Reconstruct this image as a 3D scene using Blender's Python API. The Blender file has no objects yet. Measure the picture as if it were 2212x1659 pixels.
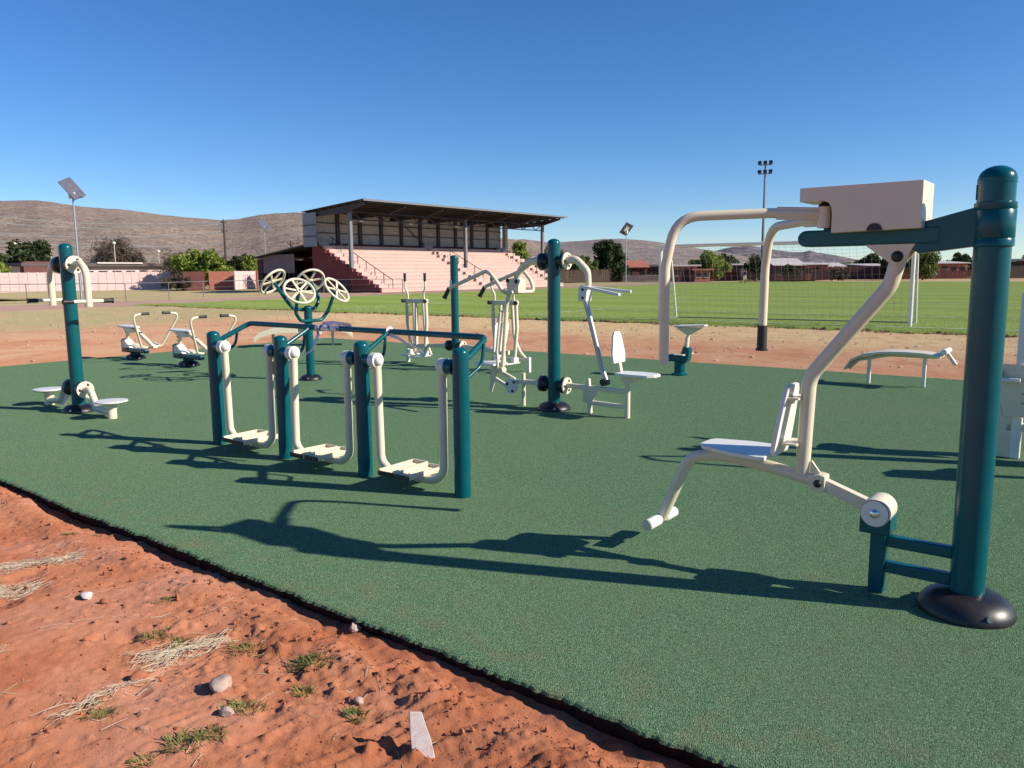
import bpy, math, random
import numpy as np
from mathutils import Vector, Matrix, Quaternion

# ------------------------------------------------------------------ camera, sky, sun, exposure
scene = bpy.context.scene
col = scene.collection
R = math.radians
PW, PH = 2212.0, 1659.0            # pixel frame used to read positions off the photograph
FOC, HOR, ROLL, CAMH = 1700.0, 588.0, 0.0097, 1.6
PITCH = math.atan((PH / 2 - HOR) / FOC)
cp, sp, cr, sr = math.cos(PITCH), math.sin(PITCH), math.cos(ROLL), math.sin(ROLL)

cam_d = bpy.data.cameras.new('camera'); cam = bpy.data.objects.new('camera', cam_d); col.objects.link(cam)
fw = Vector((0, cp, -sp)); up0 = Vector((0, sp, cp)); rt = Vector((1, 0, 0))
cx = rt * cr - up0 * sr; cy = rt * sr + up0 * cr; cz = -fw
cam.matrix_world = Matrix(((cx.x, cy.x, cz.x, 0), (cx.y, cy.y, cz.y, 0), (cx.z, cy.z, cz.z, CAMH), (0, 0, 0, 1)))
cam_d.sensor_width = 36; cam_d.lens = 36 * FOC / PW
cam_d.clip_start = 0.05; cam_d.clip_end = 9000
scene.camera = cam

SUN_EL, SUN_AZ = R(30.0), R(-15.5)       # azimuth measured from +X
to_sun = Vector((math.cos(SUN_EL) * math.cos(SUN_AZ), math.cos(SUN_EL) * math.sin(SUN_AZ), math.sin(SUN_EL)))
world = bpy.data.worlds.new('World'); scene.world = world; world.use_nodes = True
wn = world.node_tree; wn.nodes.clear()
sky = wn.nodes.new('ShaderNodeTexSky'); sky.sky_type = 'NISHITA'; sky.sun_disc = False
sky.sun_elevation = SUN_EL; sky.sun_rotation = math.atan2(to_sun.x, to_sun.y)
sky.altitude = 1000; sky.air_density = 1.0; sky.dust_density = 0.0; sky.ozone_density = 6.0
bg = wn.nodes.new('ShaderNodeBackground'); bg.inputs['Strength'].default_value = 0.095
wo = wn.nodes.new('ShaderNodeOutputWorld')
hsv = wn.nodes.new('ShaderNodeHueSaturation'); hsv.inputs['Saturation'].default_value = 1.16; hsv.inputs['Hue'].default_value = 0.507; hsv.inputs['Value'].default_value = 0.95
wn.links.new(sky.outputs[0], hsv.inputs['Color']); wn.links.new(hsv.outputs[0], bg.inputs[0]); wn.links.new(bg.outputs[0], wo.inputs[0])
sun_d = bpy.data.lights.new('sun', 'SUN'); sun_d.energy = 4.6; sun_d.angle = R(0.53); sun_d.color = (1.0, 0.91, 0.775)
sun = bpy.data.objects.new('sun', sun_d); col.objects.link(sun)
sun.rotation_euler = to_sun.to_track_quat('Z', 'Y').to_euler(); sun.location = to_sun * 50
vs = scene.view_settings
vs.view_transform = 'Standard'; vs.look = 'None'; vs.exposure = 0.62; vs.gamma = 1.0; vs.use_curve_mapping = False

# ------------------------------------------------------------------ placing helpers
def ray(x, y):
    u = (x - PW / 2) / FOC; v = (PH / 2 - y) / FOC
    u2 = u * cr + v * sr; v2 = -u * sr + v * cr
    return (u2, cp + v2 * sp, -sp + v2 * cp)
def gp(x, y, z=0.0):                       # ground point under a pixel
    r = ray(x, y); t = (z - CAMH) / r[2]
    return Vector((r[0] * t, r[1] * t, z))
def at(x, y, Y):                           # point at forward distance Y
    r = ray(x, y); t = Y / r[1]
    return Vector((r[0] * t, Y, CAMH + r[2] * t))
AX = R(38.0)                               # the gym, the pitch and the stand share one grid, turned 38 degrees
UX, UY = -math.cos(AX), math.sin(AX)       # u: along the rows, away to the left
NX, NY = math.sin(AX), math.cos(AX)        # n: away to the right
def G(u, n, z=0.0): return Vector((u * UX + n * NX, u * UY + n * NY, z))
def toG(p): return (p[0] * UX + p[1] * UY, p[0] * NX + p[1] * NY)
ROT_U = R(142.0)                           # local x = u, local y = -n
ROT_N = R(52.0)                            # local x = n, local y = u

# ------------------------------------------------------------------ mesh builder
def fillet(pts, rad, n=7):
    pts = [Vector(p) for p in pts]
    if len(pts) < 3: return pts
    out = [pts[0]]
    for i in range(1, len(pts) - 1):
        a, b, c = pts[i - 1], pts[i], pts[i + 1]
        d1 = (a - b); d2 = (c - b); l1, l2 = d1.length, d2.length
        d1.normalize(); d2.normalize()
        ang = d1.angle(d2)
        if ang > math.pi - 0.03: out.append(b); continue
        rr = rad[i - 1] if isinstance(rad, (list, tuple)) else rad
        t = min(rr / math.tan(ang / 2), l1 * 0.49, l2 * 0.49)
        p0, p1 = b + d1 * t, b + d2 * t
        for k in range(n + 1):
            s = k / n
            out.append(p0 * (1 - s) ** 2 + b * 2 * s * (1 - s) + p1 * s ** 2)
    out.append(pts[-1])
    return out

class MB:
    def __init__(self): self.v = []; self.f = []
    def add(self, vs_, fs_):
        o = len(self.v); self.v += [tuple(p) for p in vs_]; self.f += [tuple(i + o for i in q) for q in fs_]
        return self
    def box(self, c, s, rot=None):
        x, y, z = s[0] / 2, s[1] / 2, s[2] / 2
        vs_ = [Vector(p) for p in ((-x, -y, -z), (x, -y, -z), (x, y, -z), (-x, y, -z), (-x, -y, z), (x, -y, z), (x, y, z), (-x, y, z))]
        if rot is not None: vs_ = [rot @ p for p in vs_]
        c = Vector(c)
        return self.add([p + c for p in vs_], [(0, 3, 2, 1), (4, 5, 6, 7), (0, 1, 5, 4), (1, 2, 6, 5), (2, 3, 7, 6), (3, 0, 4, 7)])
    def bar(self, a, b, w, h, up=(0, 0, 1)):     # box beam from a to b
        a, b = Vector(a), Vector(b); x = (b - a).normalized(); upv = Vector(up)
        if abs(x.dot(upv)) > 0.98: upv = Vector((1, 0, 0))
        y = upv.cross(x).normalized(); z = x.cross(y)
        vs_ = [p + y * sy * w / 2 + z * sz * h / 2 for p in (a, b) for sy, sz in ((-1, -1), (1, -1), (1, 1), (-1, 1))]
        return self.add(vs_, [(3, 2, 1, 0), (4, 5, 6, 7), (0, 1, 5, 4), (1, 2, 6, 5), (2, 3, 7, 6), (3, 0, 4, 7)])
    def tube(self, pts, r, seg=12, fil=None, closed=False, dome=False, flat=1.0):
        pts = fillet(pts, fil) if fil else [Vector(p) for p in pts]
        n = len(pts); rs = r if isinstance(r, (list, tuple)) else None
        ts = []
        for i in range(n):
            if closed: t = pts[(i + 1) % n] - pts[i - 1]
            else: t = pts[min(i + 1, n - 1)] - pts[max(i - 1, 0)]
            ts.append(t.normalized())
        ref = Vector((0, 0, 1)) if abs(ts[0].z) < 0.9 else Vector((1, 0, 0))
        nrm = (ref - ts[0] * ref.dot(ts[0])).normalized()
        rings = []
        for i in range(n):
            if i: nrm = (ts[i - 1].rotation_difference(ts[i]) @ nrm); nrm = (nrm - ts[i] * nrm.dot(ts[i])).normalized()
            bn = ts[i].cross(nrm); rr = (rs[0] + (rs[1] - rs[0]) * i / (n - 1)) if rs else r
            rings.append([pts[i] + (nrm * math.cos(2 * math.pi * k / seg) + bn * flat * math.sin(2 * math.pi * k / seg)) * rr for k in range(seg)])
        vs_ = [p for q in rings for p in q]; fs_ = []
        m = n if closed else n - 1
        for i in range(m):
            j = (i + 1) % n
            for k in range(seg):
                k2 = (k + 1) % seg
                fs_.append((i * seg + k, i * seg + k2, j * seg + k2, j * seg + k))
        if not closed:
            fs_.append(tuple(range(seg - 1, -1, -1))); fs_.append(tuple((n - 1) * seg + k for k in range(seg)))
        return self.add(vs_, fs_)
    def lathe(self, prof, o=(0, 0, 0), axis=(0, 0, 1), seg=28):
        ax = Vector(axis).normalized(); o = Vector(o)
        ref = Vector((1, 0, 0)) if abs(ax.x) < 0.9 else Vector((0, 1, 0))
        e1 = (ref - ax * ref.dot(ax)).normalized(); e2 = ax.cross(e1)
        vs_, fs_ = [], []
        for rr, h in prof:
            for k in range(seg):
                a = 2 * math.pi * k / seg
                vs_.append(o + ax * h + (e1 * math.cos(a) + e2 * math.sin(a)) * max(rr, 1e-4))
        for i in range(len(prof) - 1):
            for k in range(seg):
                k2 = (k + 1) % seg
                fs_.append((i * seg + k, i * seg + k2, (i + 1) * seg + k2, (i + 1) * seg + k))
        fs_.append(tuple(range(seg - 1, -1, -1))); fs_.append(tuple((len(prof) - 1) * seg + k for k in range(seg)))
        return self.add(vs_, fs_)
    def cyl(self, a, b, r, r2=None, seg=20):
        a, b = Vector(a), Vector(b)
        return self.lathe([(r, 0), (r if r2 is None else r2, (b - a).length)], a, b - a, seg)
    def dome(self, o, axis, r, h, seg=20, n=6):
        pr = [(r * math.cos(i / n * math.pi / 2), h * math.sin(i / n * math.pi / 2)) for i in range(n + 1)]
        return self.lathe(pr, o, axis, seg)
    def prism(self, poly, o, ex, ey, t):         # polygon in (ex, ey) pushed along t
        o, ex, ey, t = Vector(o), Vector(ex), Vector(ey), Vector(t); n = len(poly)
        a = [o + ex * p[0] + ey * p[1] for p in poly]; b = [p + t for p in a]
        fs_ = [tuple(range(n - 1, -1, -1)), tuple(range(n, 2 * n))]
        fs_ += [(i, (i + 1) % n, (i + 1) % n + n, i + n) for i in range(n)]
        return self.add(a + b, fs_)
    def build(self, name, m, parent=None, bev=0.0, smooth=True, kind=None):
        me = bpy.data.meshes.new(name); me.from_pydata(self.v, [], self.f); me.update()
        finish(me, m, smooth)
        return link(name, me, parent, bev, kind)

def finish(me, m, smooth=True, ang=38):
    me.materials.append(m)
    import bmesh
    bm = bmesh.new(); bm.from_mesh(me); bmesh.ops.recalc_face_normals(bm, faces=bm.faces); bm.to_mesh(me); bm.free()
    if smooth:
        me.polygons.foreach_set('use_smooth', [True] * len(me.polygons))
        me.set_sharp_from_angle(angle=R(ang))
def link(name, me, parent=None, bev=0.0, kind=None):
    o = bpy.data.objects.new(name, me); col.objects.link(o)
    if parent is not None: o.parent = parent
    if bev:
        md = o.modifiers.new('bevel', 'BEVEL'); md.width = bev; md.segments = 2; md.limit_method = 'ANGLE'; md.angle_limit = R(40); md.harden_normals = True
    if kind: o['kind'] = kind
    return o
def mesh_np(name, verts, quads, m, parent=None, kind=None, smooth=False):
    me = bpy.data.meshes.new(name); nv, k = len(verts), quads.shape[1]
    me.vertices.add(nv); me.vertices.foreach_set('co', np.asarray(verts, np.float32).ravel())
    nf = len(quads); me.loops.add(nf * k); me.loops.foreach_set('vertex_index', np.asarray(quads, np.int32).ravel())
    me.polygons.add(nf); me.polygons.foreach_set('loop_start', np.arange(0, nf * k, k, dtype=np.int32))
    me.polygons.foreach_set('use_smooth', np.full(nf, smooth))
    me.update(calc_edges=True); me.materials.append(m)
    return link(name, me, parent, 0, kind)
def thing(name, label, cat, loc=(0, 0, 0), rz=0.0, group=None):
    o = bpy.data.objects.new(name, None); col.objects.link(o); o.empty_display_size = 0.2
    o.location = loc; o.rotation_euler = (0, 0, rz)
    return tag(o, label, cat, group)
def tag(o, label, cat, group=None):
    o['label'] = label; o['category'] = cat
    if group: o['group'] = group
    return o
def struct(o): o['kind'] = 'structure'; return o
def copy_tree(o, loc, rz, label, parent=None):
    c = o.copy(); col.objects.link(c); c.parent = parent
    if parent is None: c.location = loc; c.rotation_euler = (0, 0, rz); c['label'] = label
    for ch in [q for q in bpy.data.objects if q.parent == o]: copy_tree(ch, None, None, None, c)
    return c

# ------------------------------------------------------------------ value noise for terrain
def vnoise(x, y, seed=0):
    xi = np.floor(x).astype(np.int64); yi = np.floor(y).astype(np.int64); fx = x - xi; fy = y - yi
    fx = fx * fx * (3 - 2 * fx); fy = fy * fy * (3 - 2 * fy)
    def h(a, b):
        k = (a * 374761393 + b * 668265263 + seed * 974634737) & 0xffffffff
        k = ((k ^ (k >> 13)) * 1274126177) & 0xffffffff
        return ((k ^ (k >> 16)) & 0xffff) / 65535.0 * 2 - 1
    return (h(xi, yi) * (1 - fx) + h(xi + 1, yi) * fx) * (1 - fy) + (h(xi, yi + 1) * (1 - fx) + h(xi + 1, yi + 1) * fx) * fy
def fbm(x, y, seed=0, oct=4, gain=0.5):
    s = 0; a = 1.0
    for i in range(oct):
        s = s + a * vnoise(x * 2 ** i, y * 2 ** i, seed + i); a *= gain
    return s

# ------------------------------------------------------------------ materials
class NT:
    def __init__(self, name):
        self.m = bpy.data.materials.new(name); self.m.use_nodes = True; t = self.m.node_tree; self.t = t
        t.nodes.clear(); self.out = t.nodes.new('ShaderNodeOutputMaterial'); self.b = t.nodes.new('ShaderNodeBsdfPrincipled')
        t.links.new(self.b.outputs[0], self.out.inputs[0])
    def n(self, typ, **kw):
        q = self.t.nodes.new(typ)
        for k, v in kw.items(): setattr(q, k, v)
        return q
    def l(self, a, b): self.t.links.new(a, b)
    def coord(self, kind='Object'): return self.n('ShaderNodeTexCoord').outputs[kind]
    def pos(self): return self.n('ShaderNodeNewGeometry').outputs['Position']
    def noise(self, vec, scale, detail=3, rough=0.55, stretch=None):
        if stretch:
            mp = self.n('ShaderNodeMapping'); mp.inputs['Scale'].default_value = stretch; self.l(vec, mp.inputs[0]); vec = mp.outputs[0]
        q = self.n('ShaderNodeTexNoise'); q.inputs['Scale'].default_value = scale; q.inputs['Detail'].default_value = detail; q.inputs['Roughness'].default_value = rough
        self.l(vec, q.inputs['Vector']); return q.outputs['Fac']
    def ramp(self, fac, stops):
        q = self.n('ShaderNodeValToRGB'); e = q.color_ramp.elements
        while len(e) > 1: e.remove(e[-1])
        e[0].position = stops[0][0]; e[0].color = c4(stops[0][1])
        for p, c in stops[1:]: k = e.new(p); k.color = c4(c)
        self.l(fac, q.inputs[0]); return q.outputs[0]
    def mix(self, fac, a, b, typ='MIX'):
        q = self.n('ShaderNodeMix', data_type='RGBA', blend_type=typ)
        for s, v in ((q.inputs[0], fac), (q.inputs[6], a), (q.inputs[7], b)):
            if isinstance(v, (int, float)): s.default_value = v
            elif isinstance(v, tuple): s.default_value = c4(v)
            else: self.l(v, s)
        return q.outputs[2]
    def math(self, op, a, b=None, c=None):
        q = self.n('ShaderNodeMath', operation=op)
        for s, v in zip(q.inputs, (a, b, c)):
            if v is None: continue
            if isinstance(v, (int, float)): s.default_value = v
            else: self.l(v, s)
        return q.outputs[0]
    def smooth(self, v, lo, hi):
        q = self.n('ShaderNodeMapRange', interpolation_type='SMOOTHSTEP'); self.l(v, q.inputs[0])
        q.inputs[1].default_value = lo; q.inputs[2].default_value = hi; return q.outputs[0]
    def bump(self, h, strength, dist=0.02):
        q = self.n('ShaderNodeBump'); q.inputs['Strength'].default_value = strength; q.inputs['Distance'].default_value = dist
        self.l(h, q.inputs['Height']); self.l(q.outputs[0], self.b.inputs['Normal'])
    def set(self, colr=None, rough=None, metal=None, spec=None):
        for k, v in (('Base Color', colr), ('Roughness', rough), ('Metallic', metal), ('Specular IOR Level', spec)):
            if v is None: continue
            if isinstance(v, tuple): self.b.inputs[k].default_value = c4(v)
            elif isinstance(v, (int, float)): self.b.inputs[k].default_value = v
            else: self.l(v, self.b.inputs[k])
        return self.m
    def rough_diffuse(self, v=0.35):
        if 'Diffuse Roughness' in self.b.inputs: self.b.inputs['Diffuse Roughness'].default_value = v
    def gn(self):                                # grid coordinates (u, n) from world position
        sx = self.n('ShaderNodeSeparateXYZ'); self.l(self.pos(), sx.inputs[0])
        u = self.math('ADD', self.math('MULTIPLY', sx.outputs[0], UX), self.math('MULTIPLY', sx.outputs[1], UY))
        n = self.math('ADD', self.math('MULTIPLY', sx.outputs[0], NX), self.math('MULTIPLY', sx.outputs[1], NY))
        return u, n
def c4(c): return (c[0], c[1], c[2], 1.0)
def paint(name, rgb, rough=0.35, dust=(0.30, 0.16, 0.10), amount=0.18, metal=0.0, spec=0.5, scale=6.0, bump=0.0):
    q = NT(name); v = q.coord('Object')
    f = q.noise(v, scale, 5, 0.62); f2 = q.noise(v, scale * 9, 3)
    d = q.math('MULTIPLY', q.smooth(f, 0.42, 0.78), amount)
    d = q.math('ADD', d, q.math('MULTIPLY', q.smooth(f2, 0.62, 0.75), amount * 0.5))
    c = q.mix(d, rgb, dust)
    rr = q.math('ADD', q.math('MULTIPLY', f, 0.25), rough - 0.10)
    if bump: q.bump(f2, bump, 0.004)
    return q.set(c, rr, metal, spec)

TEAL = paint('teal_paint', (0.0005, 0.082, 0.098), 0.22, (0.05, 0.10, 0.10), 0.14, 0.0, 0.33)
CREAM = paint('cream_paint', (0.70, 0.62, 0.45), 0.34, (0.42, 0.32, 0.22), 0.12)
WHITE = paint('white_paint', (0.74, 0.72, 0.65), 0.30, (0.45, 0.36, 0.28), 0.10)
BLACK = paint('black_plastic', (0.012, 0.012, 0.014), 0.38, (0.18, 0.12, 0.08), 0.08)
GRIP = paint('black_rubber_grip', (0.016, 0.015, 0.015), 0.55, (0.15, 0.11, 0.08), 0.10)
STEEL = paint('galvanised_steel', (0.42, 0.43, 0.44), 0.38, (0.3, 0.25, 0.2), 0.15, 0.75)
CHROME = paint('polished_steel', (0.75, 0.75, 0.73), 0.14, (0.4, 0.3, 0.2), 0.04, 1.0)
DARKST = paint('dark_steel', (0.040, 0.032, 0.034), 0.6, (0.12, 0.08, 0.06), 0.3)
GREYST = paint('grey_steel', (0.16, 0.16, 0.17), 0.5, (0.2, 0.13, 0.1), 0.2)
SHEET = paint('sheet_metal_cladding', (0.52, 0.45, 0.40), 0.55, (0.28, 0.18, 0.13), 0.4, 0.0, 0.4, 1.2)
SHEETB = paint('grey_blue_cladding', (0.34, 0.34, 0.37), 0.55, (0.2, 0.16, 0.14), 0.3, 0.0, 0.4, 1.2)
ROOFD = paint('dark_roof_sheet', (0.075, 0.058, 0.056), 0.6, (0.16, 0.10, 0.08), 0.3, 0, 0.4, 1.0)
ROOFL = paint('pale_roof_sheet', (0.55, 0.50, 0.47), 0.5, (0.35, 0.25, 0.2), 0.3, 0, 0.4, 0.8)
PINK = paint('pink_painted_concrete', (0.52, 0.37, 0.32), 0.8, (0.43, 0.27, 0.22), 0.40, 0, 0.25, 0.9, 0.3)
PINKW = paint('pink_boundary_paint', (0.62, 0.47, 0.445), 0.85, (0.52, 0.36, 0.335), 0.4, 0, 0.2, 0.7, 0.3)
MAROON = paint('maroon_paint', (0.20, 0.032, 0.034), 0.7, (0.28, 0.12, 0.10), 0.3, 0, 0.3, 1.0)
BRICK = paint('red_brick_wall', (0.34, 0.125, 0.085), 0.85, (0.42, 0.24, 0.18), 0.5, 0, 0.2, 2.0, 0.4)
BRICKD = paint('dark_red_wall', (0.135, 0.050, 0.046), 0.8, (0.22, 0.12, 0.1), 0.4, 0, 0.2, 1.5, 0.3)
PLASTER = paint('pale_plaster', (0.52, 0.42, 0.37), 0.85, (0.4, 0.28, 0.2), 0.4, 0, 0.2, 1.2, 0.3)
GLASS = paint('dark_window_glass', (0.02, 0.022, 0.026), 0.12, (0.1, 0.08, 0.07), 0.1)
DARKBRN = paint('dark_timber', (0.055, 0.032, 0.028), 0.8, (0.12, 0.08, 0.06), 0.3)  # dark brown of doors, palings and far house walls
CARD = paint('brown_cardboard', (0.33, 0.20, 0.12), 0.9)
TAPE = paint('faded_pink_tape', (0.85, 0.66, 0.67), 0.5, (0.90, 0.88, 0.88), 1.0, 0, 0.4, 14)
BARK = paint('tree_bark', (0.085, 0.060, 0.045), 0.9, (0.18, 0.14, 0.10), 0.5, 0, 0.2, 8, 0.6)
STONE = paint('pale_stone', (0.46, 0.34, 0.28), 0.9, (0.42, 0.18, 0.10), 0.6, 0, 0.2, 30, 0.6)
STONEW = paint('whitish_stone', (0.62, 0.58, 0.56), 0.9, (0.42, 0.18, 0.10), 0.3, 0, 0.2, 30, 0.6)
CLOD = paint('red_earth_clod', (0.39, 0.145, 0.075), 0.95, (0.28, 0.09, 0.045), 0.6, 0, 0.1, 30, 0.8)
STRAW = paint('dry_straw', (0.50, 0.42, 0.31), 0.85, (0.36, 0.21, 0.14), 0.8, 0, 0.2, 20)
def leaf_mat(name, a, b):
    q = NT(name); f = q.noise(q.pos(), 1.3, 3); f2 = q.noise(q.pos(), 9, 2)
    c = q.mix(q.smooth(q.math('ADD', q.math('MULTIPLY', f, 0.7), q.math('MULTIPLY', f2, 0.3)), 0.36, 0.64), a, b)
    q.set(c, 0.65, 0, 0.25)
    tr = q.n('ShaderNodeBsdfTranslucent'); q.l(c, tr.inputs[0])
    ms = q.n('ShaderNodeMixShader'); ms.inputs[0].default_value = 0.25
    q.l(q.b.outputs[0], ms.inputs[1]); q.l(tr.outputs[0], ms.inputs[2]); q.l(ms.outputs[0], q.out.inputs[0])
    return q.m
LEAF_D = leaf_mat('dark_green_leaves', (0.030, 0.048, 0.018), (0.070, 0.090, 0.030))
LEAF_G = leaf_mat('bright_green_leaves', (0.13, 0.19, 0.025), (0.25, 0.31, 0.055))
LEAF_M = leaf_mat('mid_green_leaves', (0.075, 0.115, 0.028), (0.15, 0.195, 0.05))
LEAF_B = leaf_mat('brown_twigs', (0.085, 0.066, 0.050), (0.15, 0.115, 0.08))
WEED = leaf_mat('weed_leaves', (0.10, 0.13, 0.030), (0.24, 0.24, 0.07))

# ------------------------------------------------------------------ ground
def ground_material():
    q = NT('red_earth_and_dry_grass'); u, n = q.gn(); P = q.pos()
    big = q.noise(P, 0.16, 4); mid = q.noise(P, 0.9, 5, 0.6); fine = q.noise(P, 14, 4, 0.6); grit = q.noise(P, 95, 2, 0.7)
    red = q.ramp(mid, [(0.30, (0.31, 0.096, 0.045)), (0.46, (0.390, 0.146, 0.072)), (0.58, (0.435, 0.188, 0.106)), (0.72, (0.455, 0.222, 0.150))])
    red = q.mix(q.math('MULTIPLY', q.smooth(fine, 0.5, 0.72), 0.35), red, (0.27, 0.080, 0.040))
    red = q.mix(q.math('MULTIPLY', q.smooth(grit, 0.60, 0.72), 0.30), red, (0.54, 0.30, 0.20))
    red = q.mix(q.math('MULTIPLY', q.smooth(grit, 0.40, 0.30), 0.25), red, (0.20, 0.06, 0.032))
    dug = q.math('MULTIPLY', q.math('MULTIPLY', q.smooth(n, 0.9, 2.2), q.smooth(u, 5.0, 1.0)), q.smooth(q.noise(P, 2.6, 5, 0.65), 0.40, 0.62))
    dug = q.math('MULTIPLY', dug, q.smooth(n, 3.5, 2.5))
    red = q.mix(q.math('MULTIPLY', dug, 0.40), red, (0.29, 0.085, 0.034))
    pale = q.math('MULTIPLY', q.math('MULTIPLY', q.smooth(u, 0.5, 4.5), q.smooth(n, 4.0, 3.0)), q.smooth(q.noise(P, 1.4, 5, 0.7), 0.46, 0.66))
    red = q.mix(q.math('MULTIPLY', pale, 0.45), red, (0.44, 0.225, 0.165))
    spot = q.smooth(q.noise(P, 26, 3, 0.6), 0.66, 0.72)
    red = q.mix(q.math('MULTIPLY', spot, 0.55), red, (0.13, 0.045, 0.028))
    tan = q.ramp(q.noise(P, 2.2, 6, 0.68), [(0.30, (0.42, 0.265, 0.125)), (0.48, (0.56, 0.39, 0.20)), (0.62, (0.62, 0.45, 0.255)), (0.75, (0.49, 0.40, 0.165))])
    tan = q.mix(q.math('MULTIPLY', q.smooth(fine, 0.52, 0.70), 0.35), tan, (0.20, 0.13, 0.06))
    dry = q.ramp(q.noise(P, 0.7, 6, 0.7), [(0.32, (0.36, 0.262, 0.15)), (0.5, (0.39, 0.31, 0.165)), (0.60, (0.31, 0.29, 0.12)), (0.72, (0.42, 0.315, 0.21))])
    trk = q.ramp(q.noise(P, 0.8, 5, 0.65), [(0.3, (0.30, 0.185, 0.155)), (0.6, (0.40, 0.25, 0.21))])
    nn = q.math('ADD', n, q.math('ADD', q.math('MULTIPLY', q.math('SUBTRACT', big, 0.5), 5.0), q.math('MULTIPLY', q.math('SUBTRACT', mid, 0.5), 3.5)))
    far = q.math('MULTIPLY', q.smooth(n, 8.0, 12.0), q.math('MULTIPLY', q.smooth(q.noise(P, 0.55, 5, 0.65, (1, 1, 1)), 0.42, 0.62), 0.75))
    far = q.math('MAXIMUM', far, q.math('MULTIPLY', q.smooth(u, 15.0, 18.0), q.smooth(q.noise(P, 0.30, 5, 0.6), 0.40, 0.60)))
    away = q.math('MAXIMUM', q.smooth(n, 8.0, 12.5), q.smooth(u, 14.5, 17.0))
    streak = q.noise(P, 3.2, 5, 0.7, (1.0, 0.35, 1.0))
    away = q.math('MULTIPLY', away, q.math('ADD', 0.35, q.math('MULTIPLY', streak, 0.75)))
    c = q.mix(away, red, (0.52, 0.27, 0.145))
    c = q.mix(q.math('MULTIPLY', far, 0.75), c, (0.53, 0.335, 0.20))
    awm = q.math('MAXIMUM', q.smooth(n, 11.0, 12.8), q.smooth(u, 15.0, 16.2))
    c = q.mix(q.math('MULTIPLY', q.math('MULTIPLY', awm, q.smooth(q.noise(P, 1.7, 6, 0.72, (1.0, 0.45, 1.0)), 0.50, 0.64)), 0.55), c, (0.37, 0.155, 0.08))
    c = q.mix(q.math('MULTIPLY', q.math('MULTIPLY', awm, q.smooth(q.noise(P, 7.5, 4, 0.7), 0.58, 0.68)), 0.45), c, (0.30, 0.175, 0.10))
    c = q.mix(q.smooth(nn, 15.2, 19.0), c, tan)
    uu = q.math('ADD', u, q.math('MULTIPLY', q.math('SUBTRACT', mid, 0.5), 5.0))
    patch = q.math('MULTIPLY', q.smooth(uu, 23.0, 29.0), q.smooth(q.noise(P, 0.11, 4), 0.36, 0.50))
    c = q.mix(patch, c, dry)
    c = q.mix(q.math('MULTIPLY', q.smooth(uu, 41.0, 43.5), 0.95), c, trk)
    c = q.mix(q.smooth(uu, 49.3, 51.5), c, dry)
    c = q.mix(q.smooth(n, 104.0, 112.0), c, tan)
    q.bump(q.math('ADD', q.math('MULTIPLY', fine, 0.7), q.math('MULTIPLY', grit, 0.3)), 0.55, 0.02)
    q.rough_diffuse(); return q.set(c, 0.95, 0, 0.08)
EARTH = ground_material()
def grid_quads(nu, nn, off=0):
    i = np.arange(nu - 1)[:, None] * nn + np.arange(nn - 1)[None, :]
    return np.stack([i, i + nn, i + nn + 1, i + 1], -1).reshape(-1, 4) + off
def grid_patch(us, ns, hfun):
    U, N = np.meshgrid(us, ns, indexing='ij'); Z = hfun(U, N)
    V = np.stack([U * UX + N * NX, U * UY + N * NY, Z], -1).reshape(-1, 3)
    return V, grid_quads(len(us), len(ns))
MAT_U0, MAT_U1, MAT_N0, MAT_N1 = -14.0, 16.0, 2.3, 12.85
FINE = (-3.2, 9.6, -0.9, 2.36)
_r = random.Random(12)
FOOT = [(_r.uniform(-0.5, 7), _r.uniform(-0.4, 1.7), _r.uniform(0, 3.1), _r.uniform(0.12, 0.15)) for _ in range(22)]
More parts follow.
